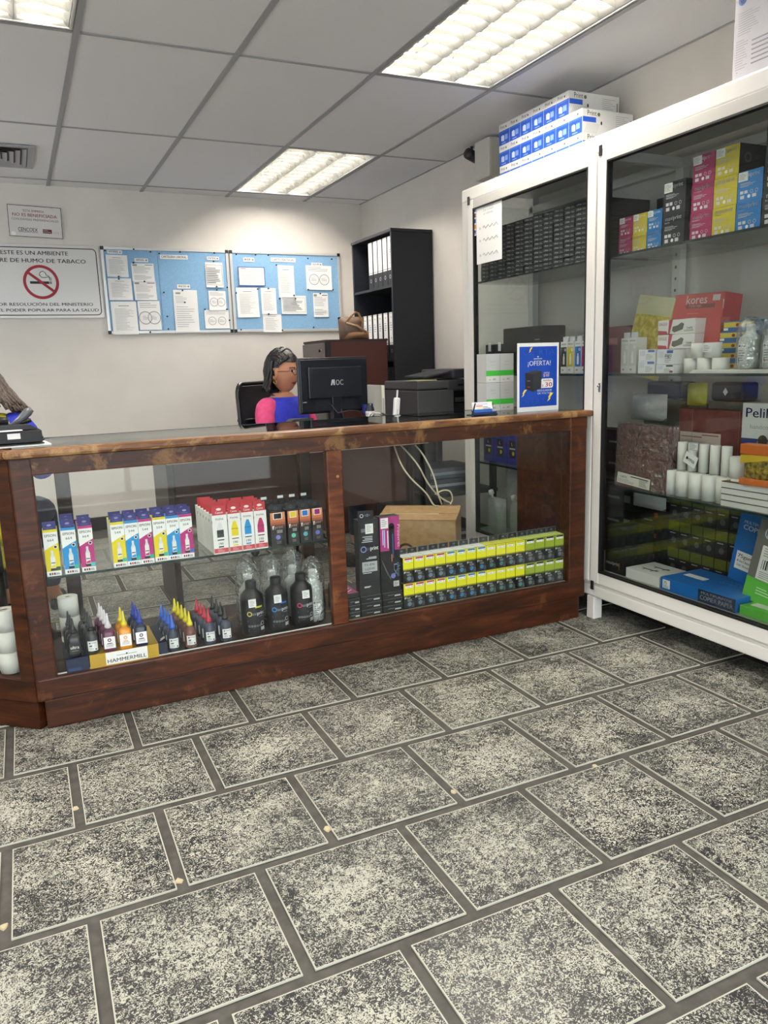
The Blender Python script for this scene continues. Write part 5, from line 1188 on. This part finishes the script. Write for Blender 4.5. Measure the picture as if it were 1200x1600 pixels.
b = MB(); pillow(b, .19, .155, .12, LEA, 0, .12, 9); b.v = [(.095+(x-.095)*(.95+.5*z), y, z*(1-2.2*(x-.095)**2)) for x, y, z in b.v]; b.build('bag_body', t)
b = MB(); pillow(b, .19, .06, .13, LEB, 0, .1, 5); b.v = [(x+.03, y-.012, z) for x, y, z in b.v]; b.build('bag_base', t)
MB().tube([(.03, -.06, .11), (.06, -.075, .15), (.10, -.07, .18), (.13, -.05, .175), (.15, -.075, .11), (.13, -.08, .05)], .007, LEB, 8).build('strap', t)
MB().tube([(.03, -.07, .11), (.10, -.085, .09), (.17, -.08, .05)], .007, P('a98a68', rough=.5), 8).build('strap', t)

# ================================================================ DESK, SCREEN, PRINTER
DT = .75
dk = thing('desk', 'long office desk with pale top and brown front panel behind the counter', 'desk')
MB().box(.58, 3.54, DT-.028, 1.93, 4.10, DT, P('a59a92', rough=.4), .003).build('desk_top', dk)
MB().box(.64, 3.72, .40, 1.90, 3.74, DT-.028, P('4a3028', rough=.5)).build('modesty_panel', dk)
for x in (.60, 1.88): MB().box(x, 3.68, 0, x+.03, 4.08, DT-.028, P('2a1f1c', rough=.5)).build('side_panel', dk)
ps_ = thing('printer_stand', 'black printer stand with open shelves between the desk and the cabinet', 'stand')
for x in (1.97, 2.40): 
    for y in (3.66, 4.28): MB().box(x, y, 0, x+.03, y+.03, .75, BLACKM).build('leg', ps_)
for z in (.14, .42, .75): MB().box(1.965, 3.655, z-.02, 2.435, 4.315, z, BLACKM).build('shelf', ps_)
for q in range(3):
    t = thing('paper_pile', 'dark papers and folders on the printer stand shelf, %s pile' % ORD[q], 'papers', (1.99+q*.02, 3.72+q*.04, [.1405, .4205, .4205+.061][q])); MB().box(0, 0, 0, .36, .28, .06, [P('23262c'), P('3b4048'), P('5a5f66')][q], .004).box(.02, -.004, .02, .34, 0, .035, P('8a8f96')).build('papers', t)
# printer
PD, PM_ = P('2b2c2f', rough=.45), P('38393c', rough=.5)
pr = thing('printer', 'large dark grey multifunction laser printer on the black stand', 'printer', (2.005, 3.80, .7505), .0)
b = MB().box(0, 0, 0, .235, .42, .235, PM_, .008); b.box(.225, .02, .0, .44, .42, .10, PM_, .004); b.box(.235, .10, .10, .44, .42, .235, P('141517'), .003); b.box(.425, .01, .0, .44, .10, .235, PM_, .003); b.build('body', pr)
b = MB().box(0, -.004, .238, .205, .42, .285, P('3c3d40', rough=.4), .008); b.box(.19, .0, .225, .44, .42, .285, P('313235', rough=.4), .006); b.build('scanner', pr)
MB().box(.24, .02, .292, .44, .40, .345, P('34353a', rough=.45), .01).build('document_feeder', pr)
MB().at(.09, .05, .300, 0, -.0, -.16).box(0, 0, 0, .21, .28, .010, P('26272a', rough=.4), .003).build('feeder_tray', pr)
b = MB()
for q in range(7): b.box(.238, .008, .105+q*.007, .43, .018, .1085+q*.007, P('232427'))
b.build('output_slats', pr)
MB().box(.245, .004, .160, .425, .03, .185, P('2a2b2e'), .003).build('output_lip', pr)
b = MB().rect(.262, .022, .372, .055, .018, P('8f8f88')); b.lines(.268, .027, .366, .052, .0176, INK, 3); b.build('printed_label', pr)
MB().box(.19, -.0045, .070, .206, -.0035, .088, BLACK).box(.262, -.001, .250, .30, .0, .262, BLACK).box(.37, -.001, .235, .42, -.0, .262, BLACK).build('black_detail', pr)
t = thing('paper_sheet', 'yellowish paper lying on the printer lid', 'paper', (2.0, 3.80, 1.037)); MB().box(0, 0, 0, .13, .12, .004, P('a9ab7c')).build('papers', t)
# computer screen, seen from behind
mo = thing('computer_screen', 'black flat computer screen seen from behind, lettered AOC', 'computer screen', (1.565, 3.93, DT+.0005), .12)
K1 = P('0e1119', rough=.35)
zb = .135
b = MB().box(-.212, 0, zb, .212, .022, zb+.296, K1, .006); b.box(-.205, -.010, zb+.01, .205, .0, zb+.286, K1, .004); b.build('housing', mo)
b = MB().box(-.165, -.026, zb+.08, .165, -.010, zb+.245, P('10131c', rough=.4), .006); b.build('rear_cover', mo)
MB().rect(-.205, zb+.012, .205, zb+.284, .0225, K1).box(-.195, .0222, zb+.02, .195, .0226, zb+.278, P('20242a', rough=.15)).build('display', mo)
b = MB().text('OC', .020, zb+.148, .030, -.0272, P('b7babf'), True, w=.046); b.poly([(-.034, zb+.148), (-.026, zb+.148), (-.017, zb+.178), (-.009, zb+.178), (-.009, zb+.148), (-.016, zb+.148), (-.016, zb+.170), (-.02, zb+.178), (-.026, zb+.178)], -.0272, P('b7babf')).build('printed_logo', mo)
b = MB()
for q in range(7): b.box(-.12, -.0115, zb+.018+q*.008, .12, -.0105, zb+.021+q*.008, P('1d2027'))
b.build('vent_slots', mo)
MB().box(-.03, -.03, .01, .03, .0, zb+.09, K1, .004).build('stand_neck', mo); MB().box(-.11, -.09, 0, .11, .08, .012, K1, .004).build('stand_base', mo)
MB().rect(-.198, zb+.062, -.175, zb+.066, -.0104, GREYP).build('small_print', mo)
b = MB()
b.tube([(-.04, -.02, zb+.05), (-.01, -.05, zb-.0), (.06, -.06, zb+.01), (.12, -.05, zb-.0), (.17, -.04, .08)], .0035, P('2a2b2f'), 6); b.tube([(.02, -.02, zb+.04), (.03, -.05, .08), (.10, -.08, .03)], .004, P('1c1d20'), 6); b.build('cable', mo)
MB().box(.165, -.03, .12, .185, -.012, .17, P('26307e')).build('video_plug', mo)
# small devices in front of the screen
t = thing('card_terminal', 'black rounded device with small white logo in front of the screen', 'device', (1.165, 3.60, DT+.0005), .03)
b = MB().prism([(0, 0), (.155, 0), (.155, .135), (.05, .135), (.02, .115), (.005, .08)], 0, .07, P('26282b', rough=.35)); b.build('housing', t); MB().rect(.062, .02, .063, .115, -.0006, P('0d0e10')).disc(.092, .118, .006, -.0006, P('b9babd'), 12).rect(.101, .115, .135, .121, -.0006, P('b9babd')).build('printed_logo', t)
t = thing('network_router', 'small black network box with white marks near the cables', 'router', (1.43, 3.62, DT+.062), .02)
MB().box(0, 0, 0, .165, .10, .045, P('131417', rough=.35), .004).build('housing', t); b = MB().rect(.012, .022, .03, .028, -.0006, P('c9cacc'))
for q in range(3): b.rect(.105+q*.012, .010, .111+q*.012, .015, -.0006, P('8f9093')).rect(.105+q*.012, .022, .111+q*.012, .027, -.0006, P('8f9093'))
b.build('printed_marks', t)
t = thing('carton_box', 'dark box under the network box', 'box', (1.35, 3.60, DT+.0005)); MB().box(0, 0, 0, .30, .13, .061, P('1c1e22')).build('carton_body', t)
t = thing('cable_coil', 'coil of grey and white cables in clear wrap beside the screen', 'cables', (1.66, 3.66, DT+.07)); r_ = random.Random(4); 
for q in range(6):
    a0 = r_.uniform(0, 6); MB().tube([(.05+.055*math.cos(a0+k_*.5)*(1-.02*q), .03+.02*math.sin(a0+k_*.9)+q*.006, .03+.035*math.sin(a0+k_*.5)) for k_ in range(14)], .004, [P('2b2c30'), P('8f9092'), P('c4c5c6')][q % 3], 6).build('cable', t)
t2 = thing('carton_box', 'small dark block under the coil of cables', 'box', (1.652, 3.62, DT+.0005)); MB().box(0, 0, 0, .13, .10, .064, P('17181b')).build('carton_body', t2)
t = thing('glass_jar', 'short dark jar with a white band beside the screen', 'jar', (1.715, 3.80, DT+.0005)); MB().lathe([(.022, 0), (.024, .003), (.024, .15), (.018, .165), (.018, .18)], P('20242a', rough=.2), 16).build('jar_body', t); MB().lathe([(.0245, .115), (.0245, .14)], P('b9bbbd'), 16).build('paper_label', t)
t = thing('handheld_phone', 'slim white upright cordless phone standing by the printer', 'telephone', (1.765, 3.60, DT+.06), .0)
MB().at(0, 0, 0, 0, 0, .10).box(-.016, -.012, 0, .016, .012, .155, P('d9dad9', rough=.35), .008).build('handset', t); MB().at(0, 0, 0, 0, 0, .10).box(-.004, -.004, .153, .004, .004, .195, P('c9cac9'), .002).build('antenna', t); MB().at(0, 0, 0, 0, 0, .1).text('phone', .004, .07, .008, -.0125, P('4a4b4e'), rot=PI/2, w=.05).build('printed_mark', t)
MB().box(-.03, -.03, -.06, .03, .03, .0, P('1a1b1e'), .004).build('cradle', t)
t = thing('box_file', 'slim white folder standing between the screen and the marbled boxes', 'folder', (1.835, 3.90, DT+.0005)); MB().box(0, 0, 0, .018, .22, .27, P('c9cabf')).rect(.004, .05, .014, .2, -.0006, P('9b9c94')).build('file_body', t)
# cardboard box and cables behind the counter
t = thing('cardboard_box', 'taped brown cardboard box on the floor behind the counter', 'box', (1.80, 3.42, 0), -.62)
MB().box(-.20, -.16, 0, .20, .16, .375, CARD, .003).build('carton_body', t)
MB().at(-.20, -.16, .377, 0, .0).box(0, 0, 0, .40, .155, .003, CARD).at(-.20, .005, .378, 0, .07).box(0, 0, 0, .40, .155, .003, CARD).build('flap', t)
MB().box(-.201, -.03, .380, .10, .03, .3806, P('c4a97c', rough=.3)).build('tape', t)
b = MB().ring(0, 0, .03, .042, 0, P('4a3620'), 20).rect(-.02, -.004, .03, .004, 0, P('4a3620')); b.v = [(x-.05, -.1606, z+.22) for x, y, z in b.v]; b.build('printed_logo', t)
t = thing('cable_tangle', 'tangle of pale power cables hanging behind the counter', 'cables', (1.90, 3.45, 0))
PC = P('b5ae98', rough=.5)
for q, pts in enumerate([[(-.12, .2, .71), (-.13, .1, .62), (-.10, .05, .55), (-.03, .02, .47), (.0, .0, .41), (.03, 0, .40)], [(-.02, .15, .71), (.0, .1, .66), (.03, .05, .56), (.03, .0, .46), (.05, 0, .405)],
        [(-.08, .2, .71), (-.04, .1, .62), (.0, .06, .52), (.06, .04, .44), (.12, .02, .40)], [(.02, .02, .46), (.06, .0, .48), (.10, 0, .47), (.115, 0, .43), (.10, 0, .40)]]):
    P3 = [Vector(p) for p in pts]; sm = []
    for i in range(len(P3)-1):
        for u in (0, .25, .5, .75):
            p0, p1, p2, p3 = P3[max(i-1, 0)], P3[i], P3[i+1], P3[min(i+2, len(P3)-1)]
            sm.append(tuple(.5*((2*p1)+(p2-p0)*u+(2*p0-5*p1+4*p2-p3)*u*u+(-p0+3*p1-3*p2+p3)*u**3)))
    MB().tube(sm+[pts[-1]], .0045, PC, 6).build('cable', t)

# ================================================================ UNDER THE CEILING, RIGHT WALL
t = thing('wall_unit', 'white wall-mounted housing high on the wall beside the stacked cartons', 'housing', (XR-.09, 3.93, 2.165))
MB().box(0, 0, 0, .086, .16, .215, P('c9c7c0', rough=.4), .015).build('housing', t)
t = thing('security_camera', 'small dark security camera under the ceiling by the white housing', 'security camera', (2.60, 4.17, 2.335))
MB().at(0, 0, 0, .9, 0, .35).lathe([(.001, -.035), (.03, -.034), (.032, -.02), (.032, .045), (.028, .05)], P('2c2d31', rough=.35), 18).build('camera_body', t)
m_ = [c for c in t.children][0]; m_.data.transform(Matrix.Rotation(PI/2, 4, 'Y')); 
MB().tube([(.0, .0, .02), (.02, .02, .05), (.02, .03, .055)], .008, P('2c2d31'), 8).build('bracket', t)

# ================================================================ PEOPLE
SKIN = P('b98468', rough=.55); SKIN2 = P('a8735a', rough=.6); LIP = P('8e4740', rough=.5); EYW = P('d8d2cc', rough=.3); EYB = P('1c120e', rough=.2); BROW = P('2a1a14')
def skinned(chains, sub=2, vox=None):
    """chains: lists of (x, y, z, radius) or (x, y, z, rx, ry); grown with a Skin modifier, one mesh"""
    vs, es, rs_ = [], [], []; ids = {}
    for ch in chains:
        prev = None
        for p in ch:
            k_ = tuple(round(c, 4) for c in p[:3])
            if k_ not in ids: ids[k_] = len(vs); vs.append(p[:3]); rs_.append((p[3], p[4] if len(p) > 4 else p[3]))
            i = ids[k_]
            if prev is not None and prev != i: es.append((prev, i))
            prev = i
    me = bpy.data.meshes.new('sk'); me.from_pydata(vs, es, []); me.update()
    o = bpy.data.objects.new('sk', me); COL.objects.link(o)
    m = o.modifiers.new('s', 'SKIN'); m.use_smooth_shade = True
    for d, r in zip(me.skin_vertices[0].data, rs_): d.radius = r
    me.skin_vertices[0].data[0].use_root = True
    q = o.modifiers.new('u', 'SUBSURF'); q.levels = sub; q.render_levels = sub
    dg = bpy.context.evaluated_depsgraph_get(); out = bpy.data.meshes.new_from_object(o.evaluated_get(dg))
    v = [tuple(p.co) for p in out.vertices]; f = [tuple(p.vertices) for p in out.polygons]
    bpy.data.objects.remove(o); bpy.data.meshes.remove(me); bpy.data.meshes.remove(out)
    return v, f
def headshape(k=1., hair=False):
    """head facing -y, centred on 0; returns verts, faces"""
    NU, NV = 48, 36; v = []; f = []
    g = lambda a, s: math.exp(-(a/s)**2)
    for j in range(NV+1):
        ph = PI*j/NV; z = math.cos(ph); r = math.sin(ph)
        for i in range(NU):
            a = 2*PI*i/NU; x, y = r*math.sin(a), -r*math.cos(a)     # a = 0 is the face
            X, Y, Z = .076*x, .096*y, .122*z
            if z < 0:
                t = -z; X *= 1-.30*t**1.6; Y = Y*(1-.10*t) if y < 0 else Y*(1-.38*t**1.2)
            if y < 0 and not hair:
                fx_, fz = X, Z
                Y += -.024*g(fx_, .011)*g(fz+.022, .016)-.010*g(fx_, .008)*g(fz-.004, .022)      # nose
                Y += .009*(g(fx_-.030, .016)+g(fx_+.030, .016))*g(fz-.010, .014)                  # sockets
                Y += -.005*g(fz-.032, .012)*g(fx_, .05)                                           # brow
                Y += -.007*g(fx_, .018)*g(fz+.054, .006)-.006*g(fx_, .016)*g(fz+.066, .006)       # lips
                Y += -.008*g(fx_, .02)*g(fz+.098, .014)                                           # chin
                Y += -.005*(g(fx_-.042, .018)+g(fx_+.042, .018))*g(fz+.026, .02)                  # cheeks
            v.append((X*k, Y*k, Z*k))
    for j in range(NV):
        for i in range(NU): f.append((j*NU+i, (j+1)*NU+i, (j+1)*NU+(i+1) % NU, j*NU+(i+1) % NU))
    return v, f
def hand(p, d, up_, sd):
    """five bent fingers leaving a palm at wrist p, pointing along d; sd = thumb side"""
    p, d, up_, sd = Vector(p), Vector(d).normalized(), Vector(up_).normalized(), Vector(sd).normalized(); ch = []
    ch.append([(*p, .024, .018), (*(p+d*.05), .034, .014), (*(p+d*.088), .030, .012)])
    for q, (o_, L_) in enumerate(((.030, .072), (.010, .080), (-.010, .075), (-.030, .060))):
        b0 = p+d*.085+sd*o_*.9; ch.append([(*(p+d*.060+sd*o_*.7), .010), (*b0, .0095), (*(b0+d*L_*.45-up_*.006), .0088), (*(b0+d*L_*.75-up_*.024), .008), (*(b0+d*L_*.88-up_*.042), .0072)])
    b0 = p+d*.030+sd*.026; ch.append([(*(p+d*.02+sd*.012), .013), (*(b0+sd*.012), .0115), (*(b0+d*.032+sd*.030-up_*.006), .010), (*(b0+d*.058+sd*.034-up_*.014), .0088)])
    return ch
def person(label, loc, rz, sleeveR, sleeveL, torso, hz=1.115, headturn=(0, 0, 0), lean=0.):
    t = link('person', None, None, loc, rz); tag(t, label, 'person')
    neck = hz-.112
    T0 = [(0, .02, .50, .125, .10), (0, .015, .62, .115, .09), (0, .0, .76, .120, .085), (0, 0, neck-.095, .130, .085), (0, .0, neck-.035, .07, .06), (0, -.002, neck+.01, .048, .048), (0, -.010, neck+.075, .047, .050)]
    arms = []; slv = []
    for s in (-1, 1):
        sh = (s*.165, .0, neck-.085); el = (s*.215, -.07, neck-.30); wr = (s*.13, -.325, .815)
        arms.append([(0, 0, neck-.095, .08, .07), (s*.085, 0, neck-.085, .058), (*sh, .058), (s*.195, -.02, neck-.17, .050), (*el, .037), (s*.185, -.17, neck-.255, .035), (*wr, .024)])
        slv.append(arms[-1])
        arms += hand(wr, (-s*.10, -1, -.12), (0, 0, 1), (-s, -.1, 0))
        leg = [(0, .02, .50, .125, .10), (s*.10, -.02, .515, .085), (s*.115, -.22, .525, .078), (s*.115, -.43, .50, .058), (s*.115, -.44, .30, .050), (s*.115, -.42, .10, .036), (s*.12, -.47, .045, .036), (s*.125, -.58, .03, .026)]
        arms.append(leg)
    v1, f1 = skinned([[T0[0], T0[1]], T0[4:]]+arms)
    RG = [(.44, .10, .08, .03), (.50, .165, .115, .02), (.60, .145, .105, .012), (.72, .150, .105, .0), (neck-.20, .170, .115, -.002), (neck-.11, .172, .105, .0), (neck-.065, .150, .085, .0), (neck-.035, .095, .065, .0), (neck-.01, .055, .052, .0)]
    def torso_mesh(m, g, last=9):
        b = MB(); n = 32; v = []; f = []
        for z, a, c, dy in RG[:last]:
            for i in range(n):
                th = 2*PI*i/n; v.append(((a+g)*math.copysign(abs(math.cos(th))**.85, math.cos(th)), (c+g)*math.sin(th)+dy, z))
        for j in range(last-1):
            for i in range(n): f.append((j*n+i, j*n+(i+1) % n, (j+1)*n+(i+1) % n, (j+1)*n+i))
        f.append(tuple(range(n-1, -1, -1))); f.append(tuple((last-1)*n+i for i in range(n)))
        return b.add(v, f, m, True)
    tm_ = torso_mesh(SKIN, 0); b0 = len(v1); v1 = list(v1)+tm_.v; f1 = list(f1)+[tuple(b0+i for i in f) for f in tm_.f]
    hv, hf = headshape()
    RM = Matrix.Rotation(headturn[2], 4, 'Z') @ Matrix.Rotation(headturn[0], 4, 'X') @ Matrix.Rotation(headturn[1], 4, 'Y')
    HM = Matrix.Translation((0, -.022, hz)) @ RM
    V = list(v1); F = [list(f) for f in f1]; b0 = len(V)
    V += [tuple(HM @ Vector(p)) for p in hv]; F += [[b0+i for i in f] for f in hf]
    for s in (-1, 1):                                                 # ears
        eb = MB(); ring = [(s*(.070+.014*math.sin(PI*q/10)), .006+.016*math.cos(2*PI*q/10)+.004, -.008+.030*math.sin(2*PI*q/10)) for q in range(11)]
        eb.tube(ring, .0065, SKIN, 8); eb.lathe([(.001, -.028), (.010, -.015), (.012, .01), (.001, .022)], SKIN, 8, cx=s*.072, cy=.006)
        b0 = len(V); V += [tuple(HM @ Vector(p)) for p in eb.v]; F += [[b0+i for i in f] for f in eb.f]
    me = bpy.data.meshes.new('b'); me.from_pydata(V, [], F); me.update(); o = bpy.data.objects.new('b', me); COL.objects.link(o)
    rm = o.modifiers.new('r', 'REMESH'); rm.mode = 'VOXEL'; rm.voxel_size = .0042; rm.use_smooth_shade = True
    sm = o.modifiers.new('s', 'SMOOTH'); sm.factor = .5; sm.iterations = 2
    out = bpy.data.meshes.new_from_object(o.evaluated_get(bpy.context.evaluated_depsgraph_get())); bpy.data.objects.remove(o)
    out.materials.clear()
    for m in (SKIN, LIP, EYW, EYB, BROW): out.materials.append(m)
    Hi = HM.inverted()
    for p in out.polygons:
        c = Hi @ p.center; k_ = 0
        if c.y < -.045 and abs(c.z) < .12:
            ax = abs(c.x)
            if abs(c.z+.060) < .0085*(1-(ax/.026)**2) and ax < .026: k_ = 1
            e = ((ax-.030)/.014)**2+((c.z-.010)/.0065)**2
            if e < 1: k_ = 2
            if ((ax-.030)/.0062)**2+((c.z-.010)/.0062)**2 < 1: k_ = 3
            if abs(c.z-.031+(ax-.03)**2*8) < .0032 and .014 < ax < .046: k_ = 4
        p.material_index = k_; p.use_smooth = True
    link('body', out, t)
    # clothes: torso and sleeves a little larger than the body
    def cloth(name, chains, m, grow, yk=1.):
        v, f = skinned([[(*p[:3], p[3]+grow, (p[4] if len(p) > 4 else p[3])+grow) for p in ch] for ch in chains])
        b = MB(); b.add(v, f, m, True); return b
    tb_ = torso_mesh(torso, .014, 8); r_ = random.Random(2)
    tb_.v = [(x, y+.004*math.sin(z*42+x*26), z) for x, y, z in tb_.v]; sh = tb_.build('shirt', t)
    for s, mm, nm in ((-1, sleeveR, 'sleeve'), (1, sleeveL, 'sleeve')):
        a = [p for p in slv[0 if s < 0 else 1]][1:]
        a[-1] = (*a[-1][:3], .022); bsl = cloth('sleeve', [a], mm, .013); bsl.build(nm, t)
    cb_ = MB(); n = 28; rr = .070                                      # neckline
    pts = [(rr*math.cos(2*PI*q/n)*1.05, rr*math.sin(2*PI*q/n)*.95-.004, neck-.028+.016*math.sin(2*PI*q/n)) for q in range(n+1)]
    cb_.tube(pts, .0065, P('1a1f55', rough=.8), 8); cb_.build('collar', t)
    v, f = skinned([[(p[0], p[1], p[2], p[3]+.010, (p[4] if len(p) > 4 else p[3])+.010) for p in ch[:-2]] for ch in (arms[7], arms[-1])]); MB().add(v, f, P('1c2233', rough=.8), True).build('trousers', t)
    for s in (-1, 1): MB().at(s*.122, -.50, 0).lathe([(.042, 0), (.044, .02), (.040, .05), (.030, .07)], P('17171a'), 14, sx=.9, sy=2.1).build('shoe', t)
    return t, HM
def fall(HM, n, amax, length, drift, spread, seed, kk=1.):
    """locks that leave the crown, run down over the head and hang"""
    r_ = random.Random(seed); Hi = HM.inverted(); out = []
    for q in range(n):
        a = r_.uniform(-amax, amax); w_ = r_.uniform(0, 6); k_ = r_.uniform(.97, 1.06); ln = length*r_.uniform(.85, 1.05); L_ = []
        for i in range(6):
            th = .12+i*.27; L_.append((.089*k_*math.sin(a)*math.sin(th), .110*k_*math.cos(a)*math.sin(th)+.012, .132*k_*math.cos(th)+.004))
        p0 = HM @ Vector(L_[-1]); c0 = HM @ Vector((0, .01, 0)); o_ = Vector((p0.x-c0.x, p0.y-c0.y, 0)).normalized()
        for i in range(1, 9):
            u = i/8; p = p0+Vector((0, 0, -ln*u))+Vector(drift)*u+o_*(spread*u-.012*math.sin(u*2.4)*kk)+Vector((.005*math.sin(w_+u*7), .005*math.cos(w_+u*6), 0))
            L_.append(tuple(Hi @ p))
        out.append(L_)
    return out
def hairy(t, HM, locks, m, r0, r1, seed, cap=True, name='hair'):
    """scalp cap with hair drawn back, and long locks (3-D polylines in head space)"""
    b = MB(); rnd_ = random.Random(seed)
    if cap:
        v, f = headshape(1.0, True); v2 = []
        for x, y, z in v:
            k_ = 1.085+.012*math.sin(40*x+11*z)+.010*math.sin(70*y+9*z); v2.append((x*k_, y*k_+.006, z*k_*1.03+.003))
        keep = []
        for q in f:
            c = sum((Vector(v2[i]) for i in q), Vector())/4
            hairline = .050 + 0.35*max(0, c.y+.07) if False else None
            front = c.y < .012 and c.z < .062-.55*(c.y+.085)*0 and not (c.y > -.022 and c.z > .03)
            low = c.z < -.02
            if not (front or low): keep.append(q)
        b.add(v2, keep, m, True)
    for L_ in locks:
        P3 = [Vector(p) for p in L_]; N = len(P3)
        b.tube([tuple(p) for p in P3], [r0+(r1-r0)*abs(2*i/(N-1)-.7) if N > 1 else r0 for i in range(N)], m, 6)
    b.v = [tuple(HM @ Vector(p)) for p in b.v]
    return b.build(name, t)
PINK, PINKD, BLU = noisy('pink knit', 'd8487c', 'e2588a', 30, .85, .2, .003), P('d0447a', rough=.85), noisy('blue knit', '2a35b8', '3140c8', 30, .85, .3, .004)
wo, HM = person('seated woman in blue shirt with pink sleeves and glasses, working behind the black screen', (1.455, 4.50, 0), .56, PINK, PINK, BLU, 1.108, (.06, 0, .05))
HAIR = noisy('black hair', '0b0a0c', '1c191b', 220, .38, .6, .004)
HAIR.node_tree.nodes['Principled BSDF'].inputs['Roughness'].default_value = .35
locks = []; rn = random.Random(8)
for q in range(64):                                                   # swept from the hairline over the crown
    a = rn.uniform(-1.45, 1.45); L_ = []
    for i in range(10):
        u = i/9; th = -.92+u*2.3                                       # arc front -> nape
        L_.append((.083*math.sin(a)*(1-.1*u), .100*math.sin(th)*(.55+.45*math.cos(a))+.012, .122*math.cos(th)*math.cos(a*.72)+.008))
    locks.append(L_)
locks += fall(HM, 90, 1.45, .135, (-.012, .012, 0), .010, 8)
hairy(wo, HM, locks, HAIR, .008, .006, 3)
b = MB()
for q in range(15):
    a = -1.35+q*.193; b.lathe([(.0005, -.0022), (.0026, 0), (.0005, .0022)], SILVER, 6, cx=.094*math.sin(a), cy=-.022, smooth=True); n0 = len(b.v)-18
    b.v[n0:] = [(x, y, z+.122*math.cos(a)+.022) for x, y, z in b.v[n0:]]
b.tube([(.092*math.sin(a_), -.020, .118*math.cos(a_)+.018) for a_ in [-1.4+.2*i for i in range(15)]], .005, P('1a1518', rough=.3), 6)
b.v = [tuple(HM @ Vector(p)) for p in b.v]; b.build('headband', wo)
b = MB(); GR = P('5f4a3e', rough=.25, metal=.6)
for s in (-1, 1):
    b.tube([(s*.031+.023*math.cos(2*PI*i/20), -.104+.05*abs(s*.031+.023*math.cos(2*PI*i/20))**1.3, .006+.016*math.sin(2*PI*i/20)) for i in range(21)], .0016, GR, 6)
    b.tube([(s*.054, -.100, .010), (s*.070, -.06, .008), (s*.080, .004, .004)], .0018, GR, 6)
b.tube([(-.009, -.108, .010), (0, -.110, .013), (.009, -.108, .010)], .0016, GR, 6); b.v = [tuple(HM @ Vector(p)) for p in b.v]; b.build('glasses_frame', wo)
b = MB(); 
for s in (-1, 1): b.poly([(s*.031+.022*math.cos(2*PI*i/16), .006+.015*math.sin(2*PI*i/16)) for i in range(16)], -.103, clearmat('lens', (.97, .97, .98), 1.8))
b.v = [tuple(HM @ Vector(p)) for p in b.v]; b.build('lens', wo)
GOLD = P('c9a060', rough=.2, metal=1.)
for s in (-1, 1):
    b = MB().tube([(s*.078, .006+.011*math.cos(2*PI*i/16), -.056+.013*math.sin(2*PI*i/16)) for i in range(17)], .0022, GOLD, 6); b.v = [tuple(HM @ Vector(p)) for p in b.v]; b.build('earring', wo)
# office chair behind her
t = thing('office_chair', 'black mesh-back office chair behind the seated woman', 'chair', (1.495, 4.50, 0), .60)
CHB = P('131417', rough=.35)
b = MB(); rframe(b, -.225, .60, .225, 1.045, .022, .07, 0, CHB)
n = len(b.v)//2; fr_ = MB()
pts = [b.v[i] for i in range(n)]+[b.v[0]]; fr_.tube([(x*.97, .235-.10*((x/.225)**2)*.4+.05*(z-.6), z) for x, y, z in pts], .014, CHB, 8); fr_.build('back_frame', t)
m_, nt, bs, nn, LL = nodes('chair mesh'); bs.inputs['Base Color'].default_value = (.02, .02, .022, 1); bs.inputs['Roughness'].default_value = .3
b = MB(); v = []; f = []
for i in range(9):
    for j in range(9): x = -.205+.41*i/8; z = .62+.41*j/8; v.append((x, .235-.10*((x/.225)**2)*.4+.05*(z-.6)+.008*math.sin(j*1.1), z))
for i in range(8):
    for j in range(8): f.append((i*9+j, (i+1)*9+j, (i+1)*9+j+1, i*9+j+1))
b.add(v, f, m_, True).build('mesh_back', t)
MB().tube([(-.21, .225, .83), (0, .245, .82), (.21, .225, .83)], .012, CHB, 8).build('back_rail', t)
MB().box(-.24, -.22, .405, .24, .24, .455, CHB, .02).build('seat', t)
MB().tube([(0, .20, .42), (0, .26, .50), (0, .255, .84)], .018, CHB, 8).build('back_post', t)
MB().lathe([(.03, .06), (.03, .25), (.02, .26), (.02, .40)], CHB, 14).build('gas_lift', t)
for q in range(5):
    a = q*2*PI/5; MB().tube([(0, 0, .09), (.27*math.cos(a), .27*math.sin(a), .065)], [.024, .014], CHB, 8).build('base_leg', t)
    MB().at(.27*math.cos(a), .27*math.sin(a), .028, a, PI/2).lathe([(.026, -.012), (.028, 0), (.026, .012)], BLACK, 14).build('caster', t)
for s in (-1, 1): MB().tube([(s*.24, .05, .43), (s*.28, .05, .5), (s*.28, .05, .63), (s*.28, -.14, .655), (s*.28, .14, .655)], .014, CHB, 8).build('armrest', t)

# second person at the picture edge, seen from behind: long brown hair, blue and yellow shirt
YLW = noisy('yellow knit', 'cfc01c', 'dacb2c', 30, .85, .2, .003)
p2, HM2 = person('person with long brown hair, blue shirt and yellow sleeve by the counter wing', (-.155, 3.62, 0), 2.9, BLU, BLU, YLW, 1.135, (.35, 0, .1))
HB = noisy('brown hair', '41352e', '6f6157', 160, .5, .7, .004)
wx_ = Matrix.Rotation(-p2.rotation_euler.z, 3, 'Z') @ Vector((1, 0, 0))
locks = fall(HM2, 190, 2.5, .175, tuple(wx_*.075), .030, 9, .92)
hairy(p2, HM2, locks, HB, .008, .006, 5)
t = thing('office_chair', 'dark stool under the person with long brown hair', 'chair', (-.155, 3.62, 0)); MB().lathe([(.18, .385), (.19, .40), (.19, .43), (.17, .445)], CHB, 20).build('seat', t); MB().lathe([(.025, .02), (.025, .385)], CHB, 12).build('stem', t); MB().lathe([(.2, 0), (.2, .012), (.03, .03)], CHB, 20).build('base', t)
